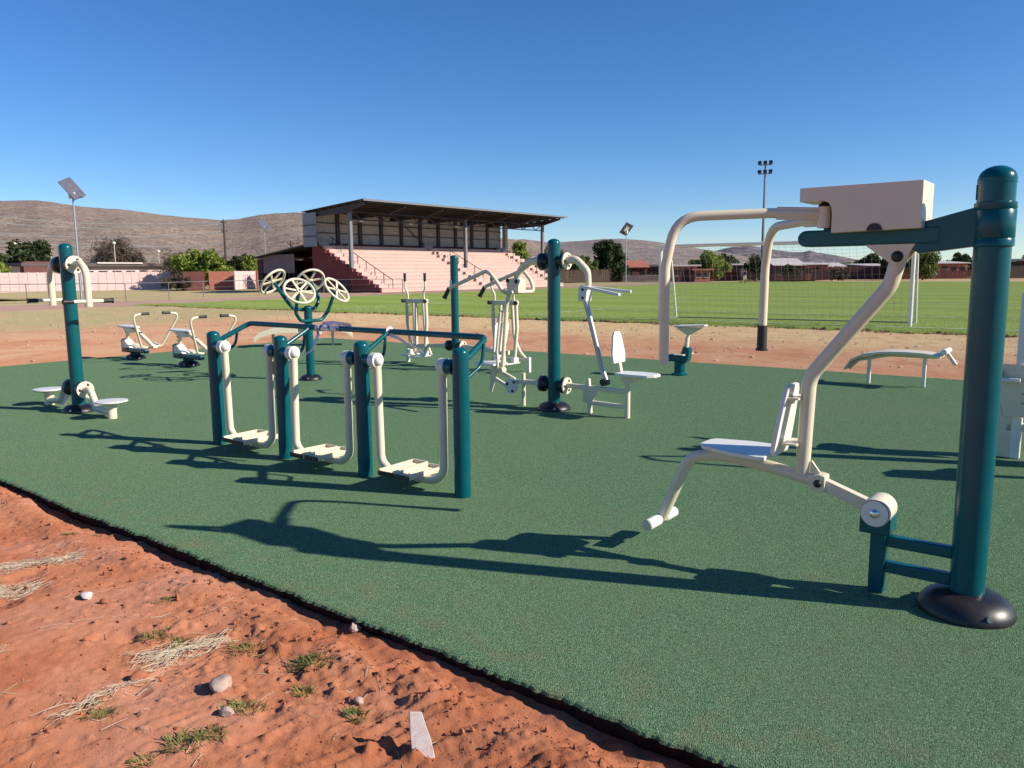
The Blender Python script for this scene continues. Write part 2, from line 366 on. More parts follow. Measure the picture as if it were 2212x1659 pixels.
def h_fine(U, N):
    edge = MAT_N0 - N
    w = vnoise(U * 1.7, N * 0, 5) * 0.05 + vnoise(U * 7, N * 0, 6) * 0.025
    h = -0.048 + 0.016 * fbm(U * 0.8, N * 0.8, 11, 3) + 0.0075 * fbm(U * 2.6, N * 2.6, 21, 3) + 0.0026 * fbm(U * 12, N * 12, 31, 2, 0.6)
    rough = np.clip(1.25 - (edge / 1.5), 0, 1) * np.clip((5.0 - U) / 3.6, 0.22, 1)
    sk = U + 0.35 * N + 0.15 * vnoise(U * 2, N * 2, 41)
    furrow = np.abs(vnoise(sk * 7.5, N * 0.9, 42)); furrow2 = np.abs(vnoise(sk * 17, N * 1.6, 43))
    fine_ = fbm(U * 34, N * 34, 33, 2, 0.7); h += (0.0012 + 0.0030 * rough) * fine_
    h += rough * (0.030 * (furrow - 0.35) + 0.018 * (furrow2 - 0.35) + 0.007 * fbm(U * 18, N * 18, 35, 2, 0.6))
    cl = np.clip(fbm(U * 16, N * 16, 51, 3, 0.6) - 0.45, 0, 1); h += 0.034 * cl * (0.10 + 1.15 * rough)
    pit = np.clip(-fbm(U * 5, N * 5, 61, 2) - 0.62, 0, 1); h -= 0.06 * pit
    rip = np.clip(vnoise(U * 1.1 + 9, N * 1.1, 71), 0, 1) * np.clip((U - 0.5) / 3, 0, 1)
    h += rip * 0.007 * np.sin((U * 0.5 + N) * 62 + 4 * vnoise(U * 3, N * 3, 72))
    for (fu, fn_, fa, fl) in FOOT:
        du = (U - fu) * math.cos(fa) + (N - fn_) * math.sin(fa); dn = -(U - fu) * math.sin(fa) + (N - fn_) * math.cos(fa)
        ins = 1 / (1 + np.exp(((du / fl) ** 2 + (dn / 0.045) ** 2 - 1) * 6)); rim = np.exp(-(((du / fl) ** 2 + (dn / 0.045) ** 2 - 1.5) / 0.5) ** 2)
        h += -0.010 * ins + 0.005 * rim + 0.0032 * ins * np.sin(du * 260)
    lip = np.exp(-((edge - 0.20 - w * 1.5) / 0.10) ** 2); h += 0.034 * lip * (0.75 + 0.6 * vnoise(U * 4, N * 2, 81))
    tr = 1 / (1 + np.exp((edge - 0.075 - w) / 0.014)); h = h * (1 - tr) + (-0.074 + 0.026 * vnoise(U * 2.3, N * 0, 92) + 0.010 * fbm(U * 14, N * 14, 91, 2)) * tr
    return h
def h_mid(U, N):
    return -0.018 + 0.012 * fbm(U * 0.5, N * 0.5, 13, 4) + 0.006 * fbm(U * 3, N * 3, 23, 2)
parts_v, parts_q, o = [], [], 0
def addp(V, Q):
    global o
    parts_v.append(V); parts_q.append(Q + o); o += len(V)
addp(*grid_patch(np.arange(FINE[0], FINE[1], 0.0105), np.arange(FINE[2], FINE[3], 0.0105), h_fine))
addp(*grid_patch(np.arange(-16, 60.05, 0.15), np.arange(12.8, 23.4, 0.15), h_mid))
addp(*grid_patch(np.arange(15.95, 60, 0.2), np.arange(-6, 12.81, 0.2), h_mid))
addp(*grid_patch(np.concatenate([np.arange(43.9, 50, 0.4), np.arange(50, 130, 0.8)]), np.arange(23.35, 130, 0.6), lambda U, N: h_mid(U, N) + 0.05 * fbm(U * 0.2, N * 0.2, 17, 3) * (U > 50)))
us = np.array([-6000, -2500, -1000, -400, -200, -100, -50, -25, -16.5, -9, -3.35, -3.05, 0, 3, 6, 9.4, 9.75, 15.8, 16.1, 30, 44, 60, 100, 131, 200, 400, 1000, 2500, 6000.])
ns = np.array([-6000, -2500, -1000, -400, -200, -100, -50, -25, -10, -6.2, -3, -1.05, -0.75, 1, 2.2, 2.4, 12.7, 12.9, 23.2, 23.6, 60, 100, 129, 131, 200, 400, 1000, 2500, 6000.])
def h_far(U, N):
    h = np.full(U.shape, -0.062)
    low = ((U > -3.1) & (U < 9.5) & (N > -0.8) & (N < 2.3)) | ((U > -14.5) & (U < 15.9) & (N > 2.3) & (N < 12.8)) | ((U > -16) & (U < 59.9) & (N > 12.75) & (N < 23.3)) | ((U > 16) & (U < 59.9) & (N > -6) & (N < 12.8)) | ((U > 43.9) & (N > 23) & (U < 129.5) & (N < 129.5))
    h[low] = -0.30
    return h
addp(*grid_patch(us, ns, h_far))
ground = struct(mesh_np('ground', np.concatenate(parts_v), np.concatenate(parts_q), EARTH, smooth=True))

# ------------------------------------------------------------------ rubber surface
def rubber_material():
    q = NT('green_rubber_granules'); P = q.pos()
    vo = q.n('ShaderNodeTexVoronoi'); vo.inputs['Scale'].default_value = 210; q.l(P, vo.inputs['Vector'])
    f = q.noise(P, 60, 3, 0.7); g2 = q.noise(P, 0.35, 4); g3 = q.noise(P, 4.0, 4, 0.6)
    sx = q.n('ShaderNodeSeparateXYZ'); q.l(vo.outputs['Color'], sx.inputs[0])
    c = q.ramp(sx.outputs[0], [(0.0, (0.036, 0.090, 0.042)), (0.35, (0.090, 0.184, 0.088)), (0.75, (0.142, 0.255, 0.126)), (1.0, (0.26, 0.38, 0.22))])
    c = q.mix(q.math('MULTIPLY', q.smooth(g2, 0.35, 0.7), 0.35), c, (0.165, 0.215, 0.112))
    c = q.mix(q.math('MULTIPLY', q.smooth(g3, 0.52, 0.75), 0.22), c, (0.15, 0.135, 0.085))
    u, n = q.gn()
    ds = q.math('MULTIPLY', q.smooth(n, 3.3, 2.25), q.smooth(q.noise(P, 5.0, 5, 0.7), 0.44, 0.70))
    ds = q.math('ADD', q.math('MULTIPLY', ds, 0.22), q.math('MULTIPLY', q.smooth(q.noise(P, 0.8, 6, 0.7), 0.56, 0.74), 0.12))
    c = q.mix(ds, c, (0.30, 0.165, 0.095))
    c = q.mix(q.math('MULTIPLY', q.smooth(q.noise(P, 38, 2, 0.5), 0.735, 0.76), 0.55), c, (0.42, 0.40, 0.30))
    q.bump(q.math('ADD', q.math('MULTIPLY', vo.outputs['Distance'], -1.0), f), 0.75, 0.007)
    q.rough_diffuse(); return q.set(c, 0.88, 0, 0.10)
RUBBER = rubber_material()
nu = 3200
uu_ = np.linspace(MAT_U0, MAT_U1, nu)
wob = lambda s, k: 0.007 * vnoise(uu_ * 9, uu_ * 0, s) + 0.012 * vnoise(uu_ * 0.9, uu_ * 0, s + 1) + 0.007 * vnoise(uu_ * 33, uu_ * 0, s + 2) + 0.005 * vnoise(uu_ * 71, uu_ * 0, s + 5)
e0 = MAT_N0 + wob(3, 0); e1 = MAT_N1 + wob(8, 0) * 2
prof = [(MAT_N0 + 0.035 + 0.015 * vnoise(uu_ * 1.3, uu_ * 0, 77), -0.115), (e0 - 0.004, -0.014), (e0 + 0.004, -0.004), (e0 + 0.02, 0.0)]
rows = [np.stack([uu_ * UX + n_ * NX, uu_ * UY + n_ * NY, np.full(nu, z_)], -1) for n_, z_ in prof]
for t in np.linspace(0.02, 0.98, 14):
    n_ = e0 * (1 - t) + e1 * t; rows.append(np.stack([uu_ * UX + n_ * NX, uu_ * UY + n_ * NY, np.zeros(nu)], -1))
for n_, z_ in [(e1 - 0.02, 0.0), (e1, -0.01), (e1, -0.115)]:
    rows.append(np.stack([uu_ * UX + n_ * NX, uu_ * UY + n_ * NY, np.full(nu, z_)], -1))
V = np.stack(rows, 1).reshape(-1, 3); Q = grid_quads(nu, len(rows))
mat_o = struct(mesh_np('rubber_surface', V, Q, RUBBER))
EDGEBLK = paint('black_rubber_edge', (0.010, 0.010, 0.010), 0.9, (0.10, 0.04, 0.02), 0.4, 0, 0.2, 12)  # black for the side faces of the slab
mat_o.data.materials.append(EDGEBLK)
mi = np.zeros((nu - 1, len(rows) - 1), np.int32); mi[:, 0] = 1; mi[:, -1] = 1
mat_o.data.polygons.foreach_set('material_index', mi.ravel())

# ------------------------------------------------------------------ football field
def field_material():
    q = NT('mown_grass'); u, n = q.gn(); P = q.pos()
    a = q.noise(P, 0.25, 4); b = q.noise(P, 6, 5, 0.7); s = q.noise(P, 1.1, 4, 0.6)
    c = q.ramp(b, [(0.28, (0.130, 0.198, 0.032)), (0.5, (0.200, 0.275, 0.054)), (0.72, (0.285, 0.350, 0.086))])
    st = q.math('SINE', q.math('MULTIPLY', n, 1.05))
    c = q.mix(q.math('MULTIPLY', q.smooth(st, -0.5, 0.5), 0.32), c, (0.330, 0.385, 0.098))
    c = q.mix(q.math('MULTIPLY', q.smooth(a, 0.50, 0.72), 0.35), c, (0.36, 0.36, 0.12))
    c = q.mix(q.math('MULTIPLY', q.smooth(s, 0.60, 0.75), 0.30), c, (0.105, 0.165, 0.035))
    q.bump(b, 0.7, 0.03)
    q.rough_diffuse(); return q.set(c, 0.9, 0, 0.08)
GRASS = field_material()
uf = np.arange(-34, 44.0, 0.12)
ed = 21.75 + 0.30 * vnoise(uf * 0.5, uf * 0, 4) + 0.13 * vnoise(uf * 2.5, uf * 0, 5) + 0.05 * vnoise(uf * 9, uf * 0, 6)
rws = []
for k, (dn, z_) in enumerate([(0, -0.03), (0.03, 0.0), (0.5, 0.014)] + [(d, 0.016) for d in (2, 6, 14, 30, 50, 75, 84.5)]):
    n_ = ed + dn if dn < 80 else np.full(len(uf), 106.0)
    rws.append(np.stack([uf * UX + n_ * NX, uf * UY + n_ * NY, np.full(len(uf), z_) + (0.008 * vnoise(uf * 3, uf * 0 + k, 9) if dn < 2 else 0)], -1))
struct(mesh_np('football_field', np.stack(rws, 1).reshape(-1, 3), grid_quads(len(uf), len(rws)), GRASS, smooth=True))
# short grass blades on the near side of the pitch and along its ragged edge
rng = np.random.default_rng(7)
def blades(name, u0, u1, n0, n1, count, hmin, hmax, m, dens=None, zf=0.012, wmul=1.0):
    U = rng.uniform(u0, u1, count); N = n0 + (n1 - n0) * rng.random(count) ** 1.6
    if dens is not None:
        k = dens(U, N) > rng.random(count); U, N = U[k], N[k]
    c = len(U); H = rng.uniform(hmin, hmax, c); A = rng.uniform(0, 2 * np.pi, c); L = rng.uniform(0.1, 0.8, c) * H; Bz = rng.uniform(0, 2 * np.pi, c)
    X = U * UX + N * NX; Y = U * UY + N * NY; w = H * 0.16 * wmul
    p0 = np.stack([X - np.cos(A) * w, Y - np.sin(A) * w, np.full(c, zf - 0.01)], -1); p1 = np.stack([X + np.cos(A) * w, Y + np.sin(A) * w, np.full(c, zf - 0.01)], -1)
    p2 = np.stack([X + np.cos(Bz) * L, Y + np.sin(Bz) * L, zf + H], -1)
    V = np.stack([p0, p1, p2], 1).reshape(-1, 3); F = np.arange(3 * c).reshape(-1, 3)
    return mesh_np(name, V, F, m, kind='stuff')
GRASSB = leaf_mat('pitch_grass_blades', (0.15, 0.22, 0.045), (0.26, 0.33, 0.085))
GRASSY = leaf_mat('dry_grass_blades', (0.48, 0.38, 0.19), (0.62, 0.52, 0.30))
tag(blades('pitch_grass', -12, 43, 21.55, 29, 45000, 0.015, 0.05, GRASSB, lambda U, N: 0.35 + 0.65 * (N > 22)), 'short green grass blades along the ragged edge of the pitch', 'grass')
tag(blades('dry_grass', -12, 40, 13.6, 21.8, 22000, 0.012, 0.04, GRASSY, lambda U, N: np.clip((N - 14) / 6, 0, 1) * (0.5 + 0.5 * vnoise(U * 0.5, N * 0.5, 3))), 'sparse dry grass on the bare strip before the pitch', 'dry grass')
tag(blades('pale_grass', 24, 58, -4, 21.8, 22000, 0.015, 0.05, GRASSY, lambda U, N: np.clip(vnoise(U * 0.3, N * 0.3, 14) * 1.5 + 0.1, 0, 1)), 'pale dry grass on the rough ground left of the gym', 'dry grass')

CHALK = paint('faded_line_paint', (0.62, 0.64, 0.55), 0.9, (0.16, 0.21, 0.06), 1.2, 0, 0.1, 2.5)
mb = MB()
for (u0, n0, u1, n1) in ((-34, 23.5, 42.4, 23.5), (42.4, 23.5, 42.4, 103), (-25, 40, 30, 40), (28.6, 23.5, 28.6, 40), (17.6, 23.5, 17.6, 29), (-0.8, 29, 17.6, 29)):
    a, b = G(u0, n0), G(u1, n1); d = (b - a).normalized() * 0.06; pz = Vector((-d.y, d.x, 0))
    a, b = a - d, b + d
    mb.add([a - pz + Vector((0, 0, 0.021)), b - pz + Vector((0, 0, 0.021)), b + pz + Vector((0, 0, 0.021)), a + pz + Vector((0, 0, 0.021))], [(0, 1, 2, 3)])
struct(mb.build('pitch_markings', CHALK, smooth=False))

# ------------------------------------------------------------------ hills
def hill_material(name, a, b, c_, sc):
    q = NT(name); P = q.pos()
    f = q.noise(P, 0.012 * sc, 5, 0.6); s = q.noise(P, 0.42 * sc, 3, 0.75); s2 = q.noise(P, 0.10 * sc, 4, 0.75, (1, 1, 3.0))
    c = q.mix(q.smooth(f, 0.35, 0.65), a, b)
    c = q.mix(q.math('MULTIPLY', q.smooth(s, 0.48, 0.54), 0.72), c, c_)
    c = q.mix(q.math('MULTIPLY', q.smooth(s2, 0.52, 0.60), 0.5), c, (0.43, 0.335, 0.285))
    q.bump(s, 0.5, 2.5 / sc)
    return q.set(c, 0.95, 0, 0.08)
HILL1 = hill_material('scrubby_brown_hillside', (0.30, 0.222, 0.185), (0.345, 0.255, 0.195), (0.105, 0.088, 0.066), 1.0)
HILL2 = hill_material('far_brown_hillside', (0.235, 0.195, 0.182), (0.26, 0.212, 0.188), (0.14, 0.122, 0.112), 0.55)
HILL3 = hill_material('distant_grey_hillside', (0.135, 0.128, 0.142), (0.155, 0.143, 0.150), (0.085, 0.085, 0.098), 0.35)  # slight distance haze is put into this grey-blue base colour
def hill(pts, D, Df, m, seed, x0, x1, nx=420, nr=70):
    xs = np.linspace(x0, x1, nx); ys = np.interp(xs, [p[0] for p in pts], [p[1] for p in pts])
    V = []
    for i, (x, y) in enumerate(zip(xs, ys)):
        r = ray(x, y); L = math.hypot(r[0], r[1]); ex, ey = r[0] / L, r[1] / L; Hr = CAMH + r[2] / L * D
        Hr = max(Hr, 0.0)
        t = np.linspace(0, 1.35, nr); rr = Df + (D - Df) * t
        h = np.where(t <= 1, np.power(t, 1.25), np.clip(1 - (t - 1) * 2.2, 0, 1)) * Hr
        V.append(np.stack([ex * rr, ey * rr, h], -1))
    V = np.stack(V, 0)
    g = fbm(V[..., 0] * 0.012, V[..., 1] * 0.012, seed, 5) ; t = np.linspace(0, 1.35, nr)
    V[..., 2] += g * np.clip(np.sin(np.pi * np.clip(t, 0, 1)), 0, 1)[None, :] * V[..., 2].max() * 0.06
    V[..., 2] += 0.0035 * V[..., 2].max() * fbm(V[..., 0] * 0.10, V[..., 1] * 0.10, seed + 7, 2)
    V[..., 2] -= 0.5
    return struct(mesh_np('hill', V.reshape(-1, 3), grid_quads(nx, nr), m, smooth=True))
hill([(-900, 500), (-400, 462), (-100, 438), (0, 432), (80, 431), (140, 440), (200, 447), (260, 451), (330, 460), (400, 468), (480, 474), (515, 472), (560, 463), (600, 459), (665, 457), (740, 462), (850, 480), (950, 497), (1050, 510), (1110, 516), (1150, 522), (1230, 545), (1330, 590)], 850, 240, HILL1, 3, -900, 1330, 520)
hill([(900, 590), (1000, 540), (1080, 520), (1130, 516), (1190, 523), (1250, 520), (1300, 516), (1345, 515), (1400, 519), (1440, 525), (1480, 531), (1520, 538), (1570, 545), (1640, 560), (1740, 590)], 1500, 650, HILL2, 5, 900, 1740, 260)
hill([(1440, 590), (1500, 560), (1550, 540), (1580, 533), (1615, 529), (1645, 534), (1680, 540), (1710, 544), (1735, 544), (1750, 540), (1765, 545), (1800, 550), (1840, 558), (1900, 572), (1980, 583), (2100, 587), (2300, 584), (2600, 580), (3000, 590)], 2500, 1500, HILL3, 9, 1440, 3000, 420)

# ------------------------------------------------------------------ gym equipment
def base_cover(root, r=0.20, h=0.095, at_=(0, 0, 0)):
    prof = [(r, 0), (r * 1.01, h * 0.12), (r * 0.97, h * 0.35), (r * 0.86, h * 0.65), (r * 0.66, h * 0.90), (r * 0.40, h)]
    c = MB().lathe(prof, at_, seg=36).build('base_cover', BLACK, root)
    for a in (-0.6, 2.2):
        d = Vector((math.cos(a), math.sin(a), 0)); p = Vector(at_) + d * r * 0.93 + Vector((0, 0, h * 0.42))
        MB().cyl(p - d * 0.01, p + d * 0.012, 0.014, seg=10).build('bolt', STEEL, c)
    return c
def post(root, r, h, at_=(0, 0, 0), lip=True, name='post'):
    x, y, z = at_
    MB().lathe([(r, 0), (r, h - r)], at_, seg=32).build(name, TEAL, root)
    pr = [(r * 1.03, 0), (r * 1.03, 0.02)] if lip else [(r * 1.002, 0)]
    pr += [(r * math.cos(i / 7 * math.pi / 2), 0.02 + (r - 0.02) * math.sin(i / 7 * math.pi / 2)) for i in range(0, 8)]
    MB().lathe(pr, (x, y, z + h - r), seg=32).build('post_cap', TEAL, root)
def hub(root, s, z, sg, r=0.085, l0=0.07, l1=0.20):
    # black flange, white plate with three bolts, on the side sg of the post
    MB().lathe([(0.055, l0), (0.06, l0 + 0.03), (r, l0 + 0.06), (r, l1)], (s, 0, z), (sg, 0, 0), 26).build('flange', BLACK, root)
    pl = MB().cyl((s + sg * l1, 0, z), (s + sg * (l1 + 0.018), 0, z), r * 1.02, seg=30).build('hub_plate', CREAM, root)
    for k in range(3):
        a = R(90 + 120 * k + 30); p = Vector((s + sg * (l1 + 0.018), r * 0.66 * math.cos(a), z + r * 0.66 * math.sin(a)))
        MB().dome(p, (sg, 0, 0), 0.017, 0.012, 12, 3).build('bolt_cap', BLACK, pl)
    return pl
def grip(root, a, b, r=0.019):
    a, b = Vector(a), Vector(b); d = (b - a).normalized(); l = (b - a).length
    return MB().lathe([(r, 0), (r, l * 0.92), (r * 1.25, l * 0.93), (r * 1.25, l)], a, d, 14).build('grip', GRIP, root)
def L(s, off, z): return (s, -off, z)

# --- seated chest press, close to the camera
m1 = thing('chest_press_machine', 'large chest press with boxed lever housing, white seat and tall teal post', 'gym machine', gp(2085, 1318), ROT_U)
post(m1, 0.0745, 2.04)
base_cover(m1, 0.205, 0.10)
MB().prism([(-0.02, 1.897), (0.02, 1.897), (0.02, 1.962), (-0.02, 1.962)], (0.0745, 0.0, 0), (0, 1, 0), (0, 0, 1), (0.002, 0, 0)).build('sticker', paint('pale_sticker', (0.45, 0.45, 0.36), 0.5), m1)
sl = MB().lathe([(0.0755, 1.690), (0.083, 1.694), (0.083, 1.722), (0.080, 1.726), (0.083, 1.730), (0.083, 1.846), (0.080, 1.850), (0.083, 1.854), (0.083, 1.880), (0.0755, 1.884)], seg=36).build('sleeve', TEAL, m1)
for k in (0.55, 2.2): MB().dome((0.083 * math.cos(k), -0.083 * math.sin(k), 1.76), (math.cos(k), -math.sin(k), 0), 0.010, 0.008, 10, 3).build('bolt', TEAL, sl)
MB().prism([(0.06, 1.695), (0.285, 1.668), (0.33, 1.695), (0.33, 1.770), (0.285, 1.808), (0.06, 1.866)], (0, 0.050, 0), (1, 0, 0), (0, 0, 1), (0, -0.10, 0)).build('bracket', TEAL, m1, 0.006)
n_ = 8
arc = [(0.800 + 0.040 * math.cos(a), 1.750 + 0.040 * math.sin(a)) for a in np.linspace(-math.pi / 2, math.pi / 2, n_)]
MB().prism([(0.20, 1.710)] + arc + [(0.20, 1.790)], (0, 0.055, 0), (1, 0, 0), (0, 0, 1), (0, -0.11, 0)).build('beam', TEAL, m1, 0.010)
notch = [(0.815, 1.925), (0.700, 1.925), (0.676, 1.914), (0.664, 1.893), (0.660, 1.865), (0.660, 1.772)]
hs = MB().prism([(0.268, 1.780), (0.268, 1.992), (0.815, 1.992)] + notch, (0, 0.118, 0), (1, 0, 0), (0, 0, 1), (0, -0.236, 0)).build('lever_housing', CREAM, m1, 0.004)
for sg in (1, -1):
    MB().prism([(0.465 + 0.034 * math.cos(a), 1.7755 + 0.034 * math.sin(a)) for a in np.linspace(0, math.pi, 14)], (0, sg * 0.117, 0), (1, 0, 0), (0, 0, 1), (0, sg * 0.006, 0)).build('bolt_cap', BLACK, hs)
# lever arms
for off, pts in ((-1, [L(0.735, -0.055, 1.868), L(0.95, -0.16, 1.878), L(1.34, -0.385, 1.868), L(1.385, -0.405, 1.62), L(1.385, -0.405, 1.125)]),
                 (1, [L(0.735, 0.055, 1.845), L(0.90, 0.20, 1.850), L(1.165, 0.465, 1.840), L(1.20, 0.495, 1.62), L(1.205, 0.50, 1.27)])):
    arm = MB().tube(pts, 0.0245, 16, [0.5, 0.26, 0.26]).build('lever_arm', CREAM, m1)
    a, b = Vector(pts[0]), Vector(pts[1])
    MB().bar(a, a + (b - a) * 0.85, 0.030, 0.062).build('flat_link', CREAM, arm, 0.006)
    MB().cyl((0.715, -off * 0.05, 1.80), (0.715, -off * 0.05, 1.902), 0.030, seg=22).build('hinge', CREAM, arm)
    MB().dome((0.715, -off * 0.05, 1.902), (0, 0, 1), 0.029, 0.024, 18, 4).build('hinge_cap', BLACK, arm)
    if off > 0: grip(arm, L(1.205, 0.50, 1.275), L(1.207, 0.502, 1.125), 0.0285)
    else: MB().dome(pts[-1], (0, 0, -1), 0.0245, 0.006, 16, 3).build('end_cap', CREAM, arm)
MB().cyl((0.70, 0.0, 1.785), (0.70, 0.0, 1.93), 0.028, seg=18).build('pivot_block', TEAL, m1)
# hanger, back pad, seat beam
for y in (0.050, -0.050):
    MB().prism([(0.30, 1.712), (0.52, 1.712), (0.425, 1.640), (0.405, 1.625), (0.385, 1.618), (0.350, 1.630), (0.330, 1.66)], (0, y - 0.005, 0), (1, 0, 0), (0, 0, 1), (0, 0.010, 0)).build('gusset_plate', CREAM, m1)
ht = MB().tube([(0.372, 0, 1.672), (0.408, 0, 1.52), (0.765, 0, 1.055), (0.782, 0, 0.545)], 0.0365, 20, [0.16, 0.18]).build('hanger_tube', CREAM, m1)
for sg in (1, -1): MB().dome((0.374, sg * 0.055, 1.655), (0, sg, 0), 0.027, 0.014, 18, 4).build('bolt_cap', BLACK, ht)
MB().prism([(0.735, 0.62), (0.735, 0.545), (0.665, 0.53)], (0, 0.008, 0), (1, 0, 0), (0, 0, 1), (0, -0.016, 0)).build('gusset', CREAM, ht)
d = Vector((0.895 - 0.838, 0, 0.635 - 1.010)); ex = d.normalized(); ln = d.length
pad = [(0, -0.07), (0.03, -0.095), (0.18, -0.115), (ln - 0.05, -0.125), (ln, -0.10), (ln, 0.10), (ln - 0.05, 0.125), (0.18, 0.115), (0.03, 0.095), (0, 0.07)]
bp = MB().prism(pad, (0.838, 0, 1.010), ex, (0, 1, 0), Vector((0.024, 0, 0.004))).build('backrest', WHITE, m1, 0.006)
for z in (0.945, 0.705): MB().box((0.83, 0, z), (0.075, 0.16, 0.010)).build('pad_bracket', CREAM, bp)
sb = MB().tube([(0.690, 0, 0.512), (0.93, 0, 0.552), (1.24, 0, 0.585), (1.42, 0, 0.545), (1.585, 0, 0.155)], 0.033, 18, [0.3, 0.3, 0.14]).build('seat_beam', CREAM, m1)
seat = [(0.93, -0.045), (0.925, -0.16), (0.965, -0.175), (1.12, -0.165), (1.30, -0.105), (1.325, -0.06), (1.325, 0.06), (1.30, 0.105), (1.12, 0.165), (0.965, 0.175), (0.925, 0.16), (0.93, 0.045)]
MB().prism(seat, (0, 0, 0.600), (1, 0, 0.02), (0, 1, 0), (0, 0, 0.024)).build('seat', WHITE, m1, 0.006)
fb = MB().cyl(L(1.592, -0.16, 0.148), L(1.592, 0.16, 0.148), 0.024, seg=18).build('foot_bar', CREAM, m1)
for sg in (-1, 1):
    MB().cyl(L(1.592, sg * 0.035, 0.148), L(1.592, sg * 0.165, 0.148), 0.033, seg=20).build('foot_roller', WHITE, fb)
    MB().dome(L(1.592, sg * 0.165, 0.148), (0, -sg, 0), 0.0335, 0.012, 18, 4).build('end_cap', CREAM, fb)
jb = MB().prism([(0.655, 0.470), (0.655, 0.553), (0.69, 0.560), (0.722, 0.545), (0.735, 0.512), (0.722, 0.478), (0.69, 0.465)], (0, 0.042, 0), (1, 0, 0), (0, 0, 1), (0, -0.084, 0)).build('pivot_bracket', CREAM, m1, 0.006)
for sg in (1, -1): MB().dome((0.690, sg * 0.043, 0.512), (0, sg, 0), 0.021, 0.016, 18, 4).build('ball_cap', BLACK, jb)
MB().bar((0.690, 0, 0.512), (0.44, 0, 0.428), 0.050, 0.062).build('link_arm', CREAM, m1, 0.006)
dr = MB().cyl((0.402, 0.080, 0.418), (0.402, -0.080, 0.418), 0.069, seg=36).build('pivot_drum', CREAM, m1, 0.003)
for sg in (1, -1):
    MB().cyl((0.402, sg * 0.080, 0.418), (0.402, sg * 0.083, 0.418), 0.0655, seg=36).build('drum_seal', BLACK, dr)
    MB().cyl((0.402, sg * 0.083, 0.418), (0.402, sg * 0.087, 0.418), 0.0635, seg=36).build('drum_face', WHITE, dr)
    MB().dome((0.402, sg * 0.087, 0.418), (0, sg, 0), 0.024, 0.016, 22, 6).build('steel_cap', CHROME, dr)
MB().box((0.402, 0, 0.352), (0.140, 0.150, 0.085)).build('drum_mount', TEAL, m1, 0.008)
MB().box((0.392, 0, 0.157), (0.074, 0.074, 0.318)).build('support_post', TEAL, m1, 0.012)
for z in (0.270, 0.138): MB().box((0.212, 0, z), (0.292, 0.050, 0.058)).build('tie_bar', TEAL, m1, 0.010)

# --- three-seat air walker
aw = thing('air_walker', 'row of three air walkers with six swinging footplates under one long teal handrail', 'gym machine', gp(1000, 1072), R(142.2))
SPC, PR, PHT = 1.035, 0.060, 1.080
for k in range(4): post(aw, PR, PHT, (k * SPC, 0, 0), False)
MB().tube([L(0.0, 0.04, 0.975), L(0.035, 0.335, 1.125), L(3.01, 0.335, 1.135), L(3.09, 0.04, 0.985)], 0.0235, 14, 0.07).build('handrail', TEAL, aw)
for k, s1 in ((1, 1.065), (2, 2.08)):
    MB().tube([L(k * SPC, 0.04, 0.985), L(s1, 0.333, 1.130)], 0.019, 12).build('rail_bracket', TEAL, aw)
for k in range(4):
    s = k * SPC
    MB().tube([L(s, 0.26, 1.085), L(s, 0.235, 0.93), L(s, 0.05, 0.845)], 0.013, 10, 0.12).build('rail_brace', TEAL, aw)
def walker_arm(s0, sg, swing):
    # sg = +1: hangs on the +s side of its post, -1: on the other
    mx = s0 + sg * 0.175; ctr = mx + sg * 0.27
    MB().cyl((s0 + sg * 0.055, 0, 0.935), (s0 + sg * 0.125, 0, 0.935), 0.056, seg=24).build('hub', TEAL, aw)
    tb = Matrix.Rotation(swing, 3, 'X'); o_ = Vector((0, 0, 0.935))
    T = lambda p: tuple(tb @ (Vector(p) - o_) + o_)
    leg = MB().tube([T((mx, 0, 0.935)), T((mx, 0, 0.14)), T((mx + sg * 0.10, 0, 0.075)), T((ctr + sg * 0.02, 0, 0.075))], 0.032, 18, [0.16, 0.12]).build('swing_leg', CREAM, aw)
    MB().cyl(T((mx - sg * 0.052, 0, 0.935)), T((mx + sg * 0.015, 0, 0.935)), 0.060, seg=28).build('leg_hub', WHITE, leg, 0.006)
    MB().dome(T((mx + sg * 0.015, 0, 0.935)), (sg, 0, 0), 0.044, 0.038, 22, 5).build('hub_cap', WHITE, leg)
    c = ctr - sg * 0.02
    tr = MB(); tr.box(T((c, 0.0, 0.108)), (0.158, 0.37, 0.012), tb)
    for dx in (-0.074, 0.074): tr.box(T((c + dx, 0.0, 0.126)), (0.010, 0.37, 0.032), tb)
    tr.box(T((c, -0.180, 0.128)), (0.146, 0.010, 0.030), tb)
    for q in range(5): tr.box(T((c - 0.055 + q * 0.0275, 0.0, 0.1165)), (0.008, 0.33, 0.006), tb)
    fp = tr.build('footplate', CREAM, leg)
    MB().box(T((c, 0.192, 0.114)), (0.150, 0.014, 0.034), tb).build('rubber_stop', BLACK, fp)
for k in range(3):
    walker_arm(k * SPC, 1, R(0.6)); walker_arm((k + 1) * SPC, -1, R(-0.8 if k != 1 else 1.2))
MB().box((2 * SPC + 0.022, 0.058, 0.80), (0.060, 0.006, 0.115)).build('cardboard_tag', CARD, aw)

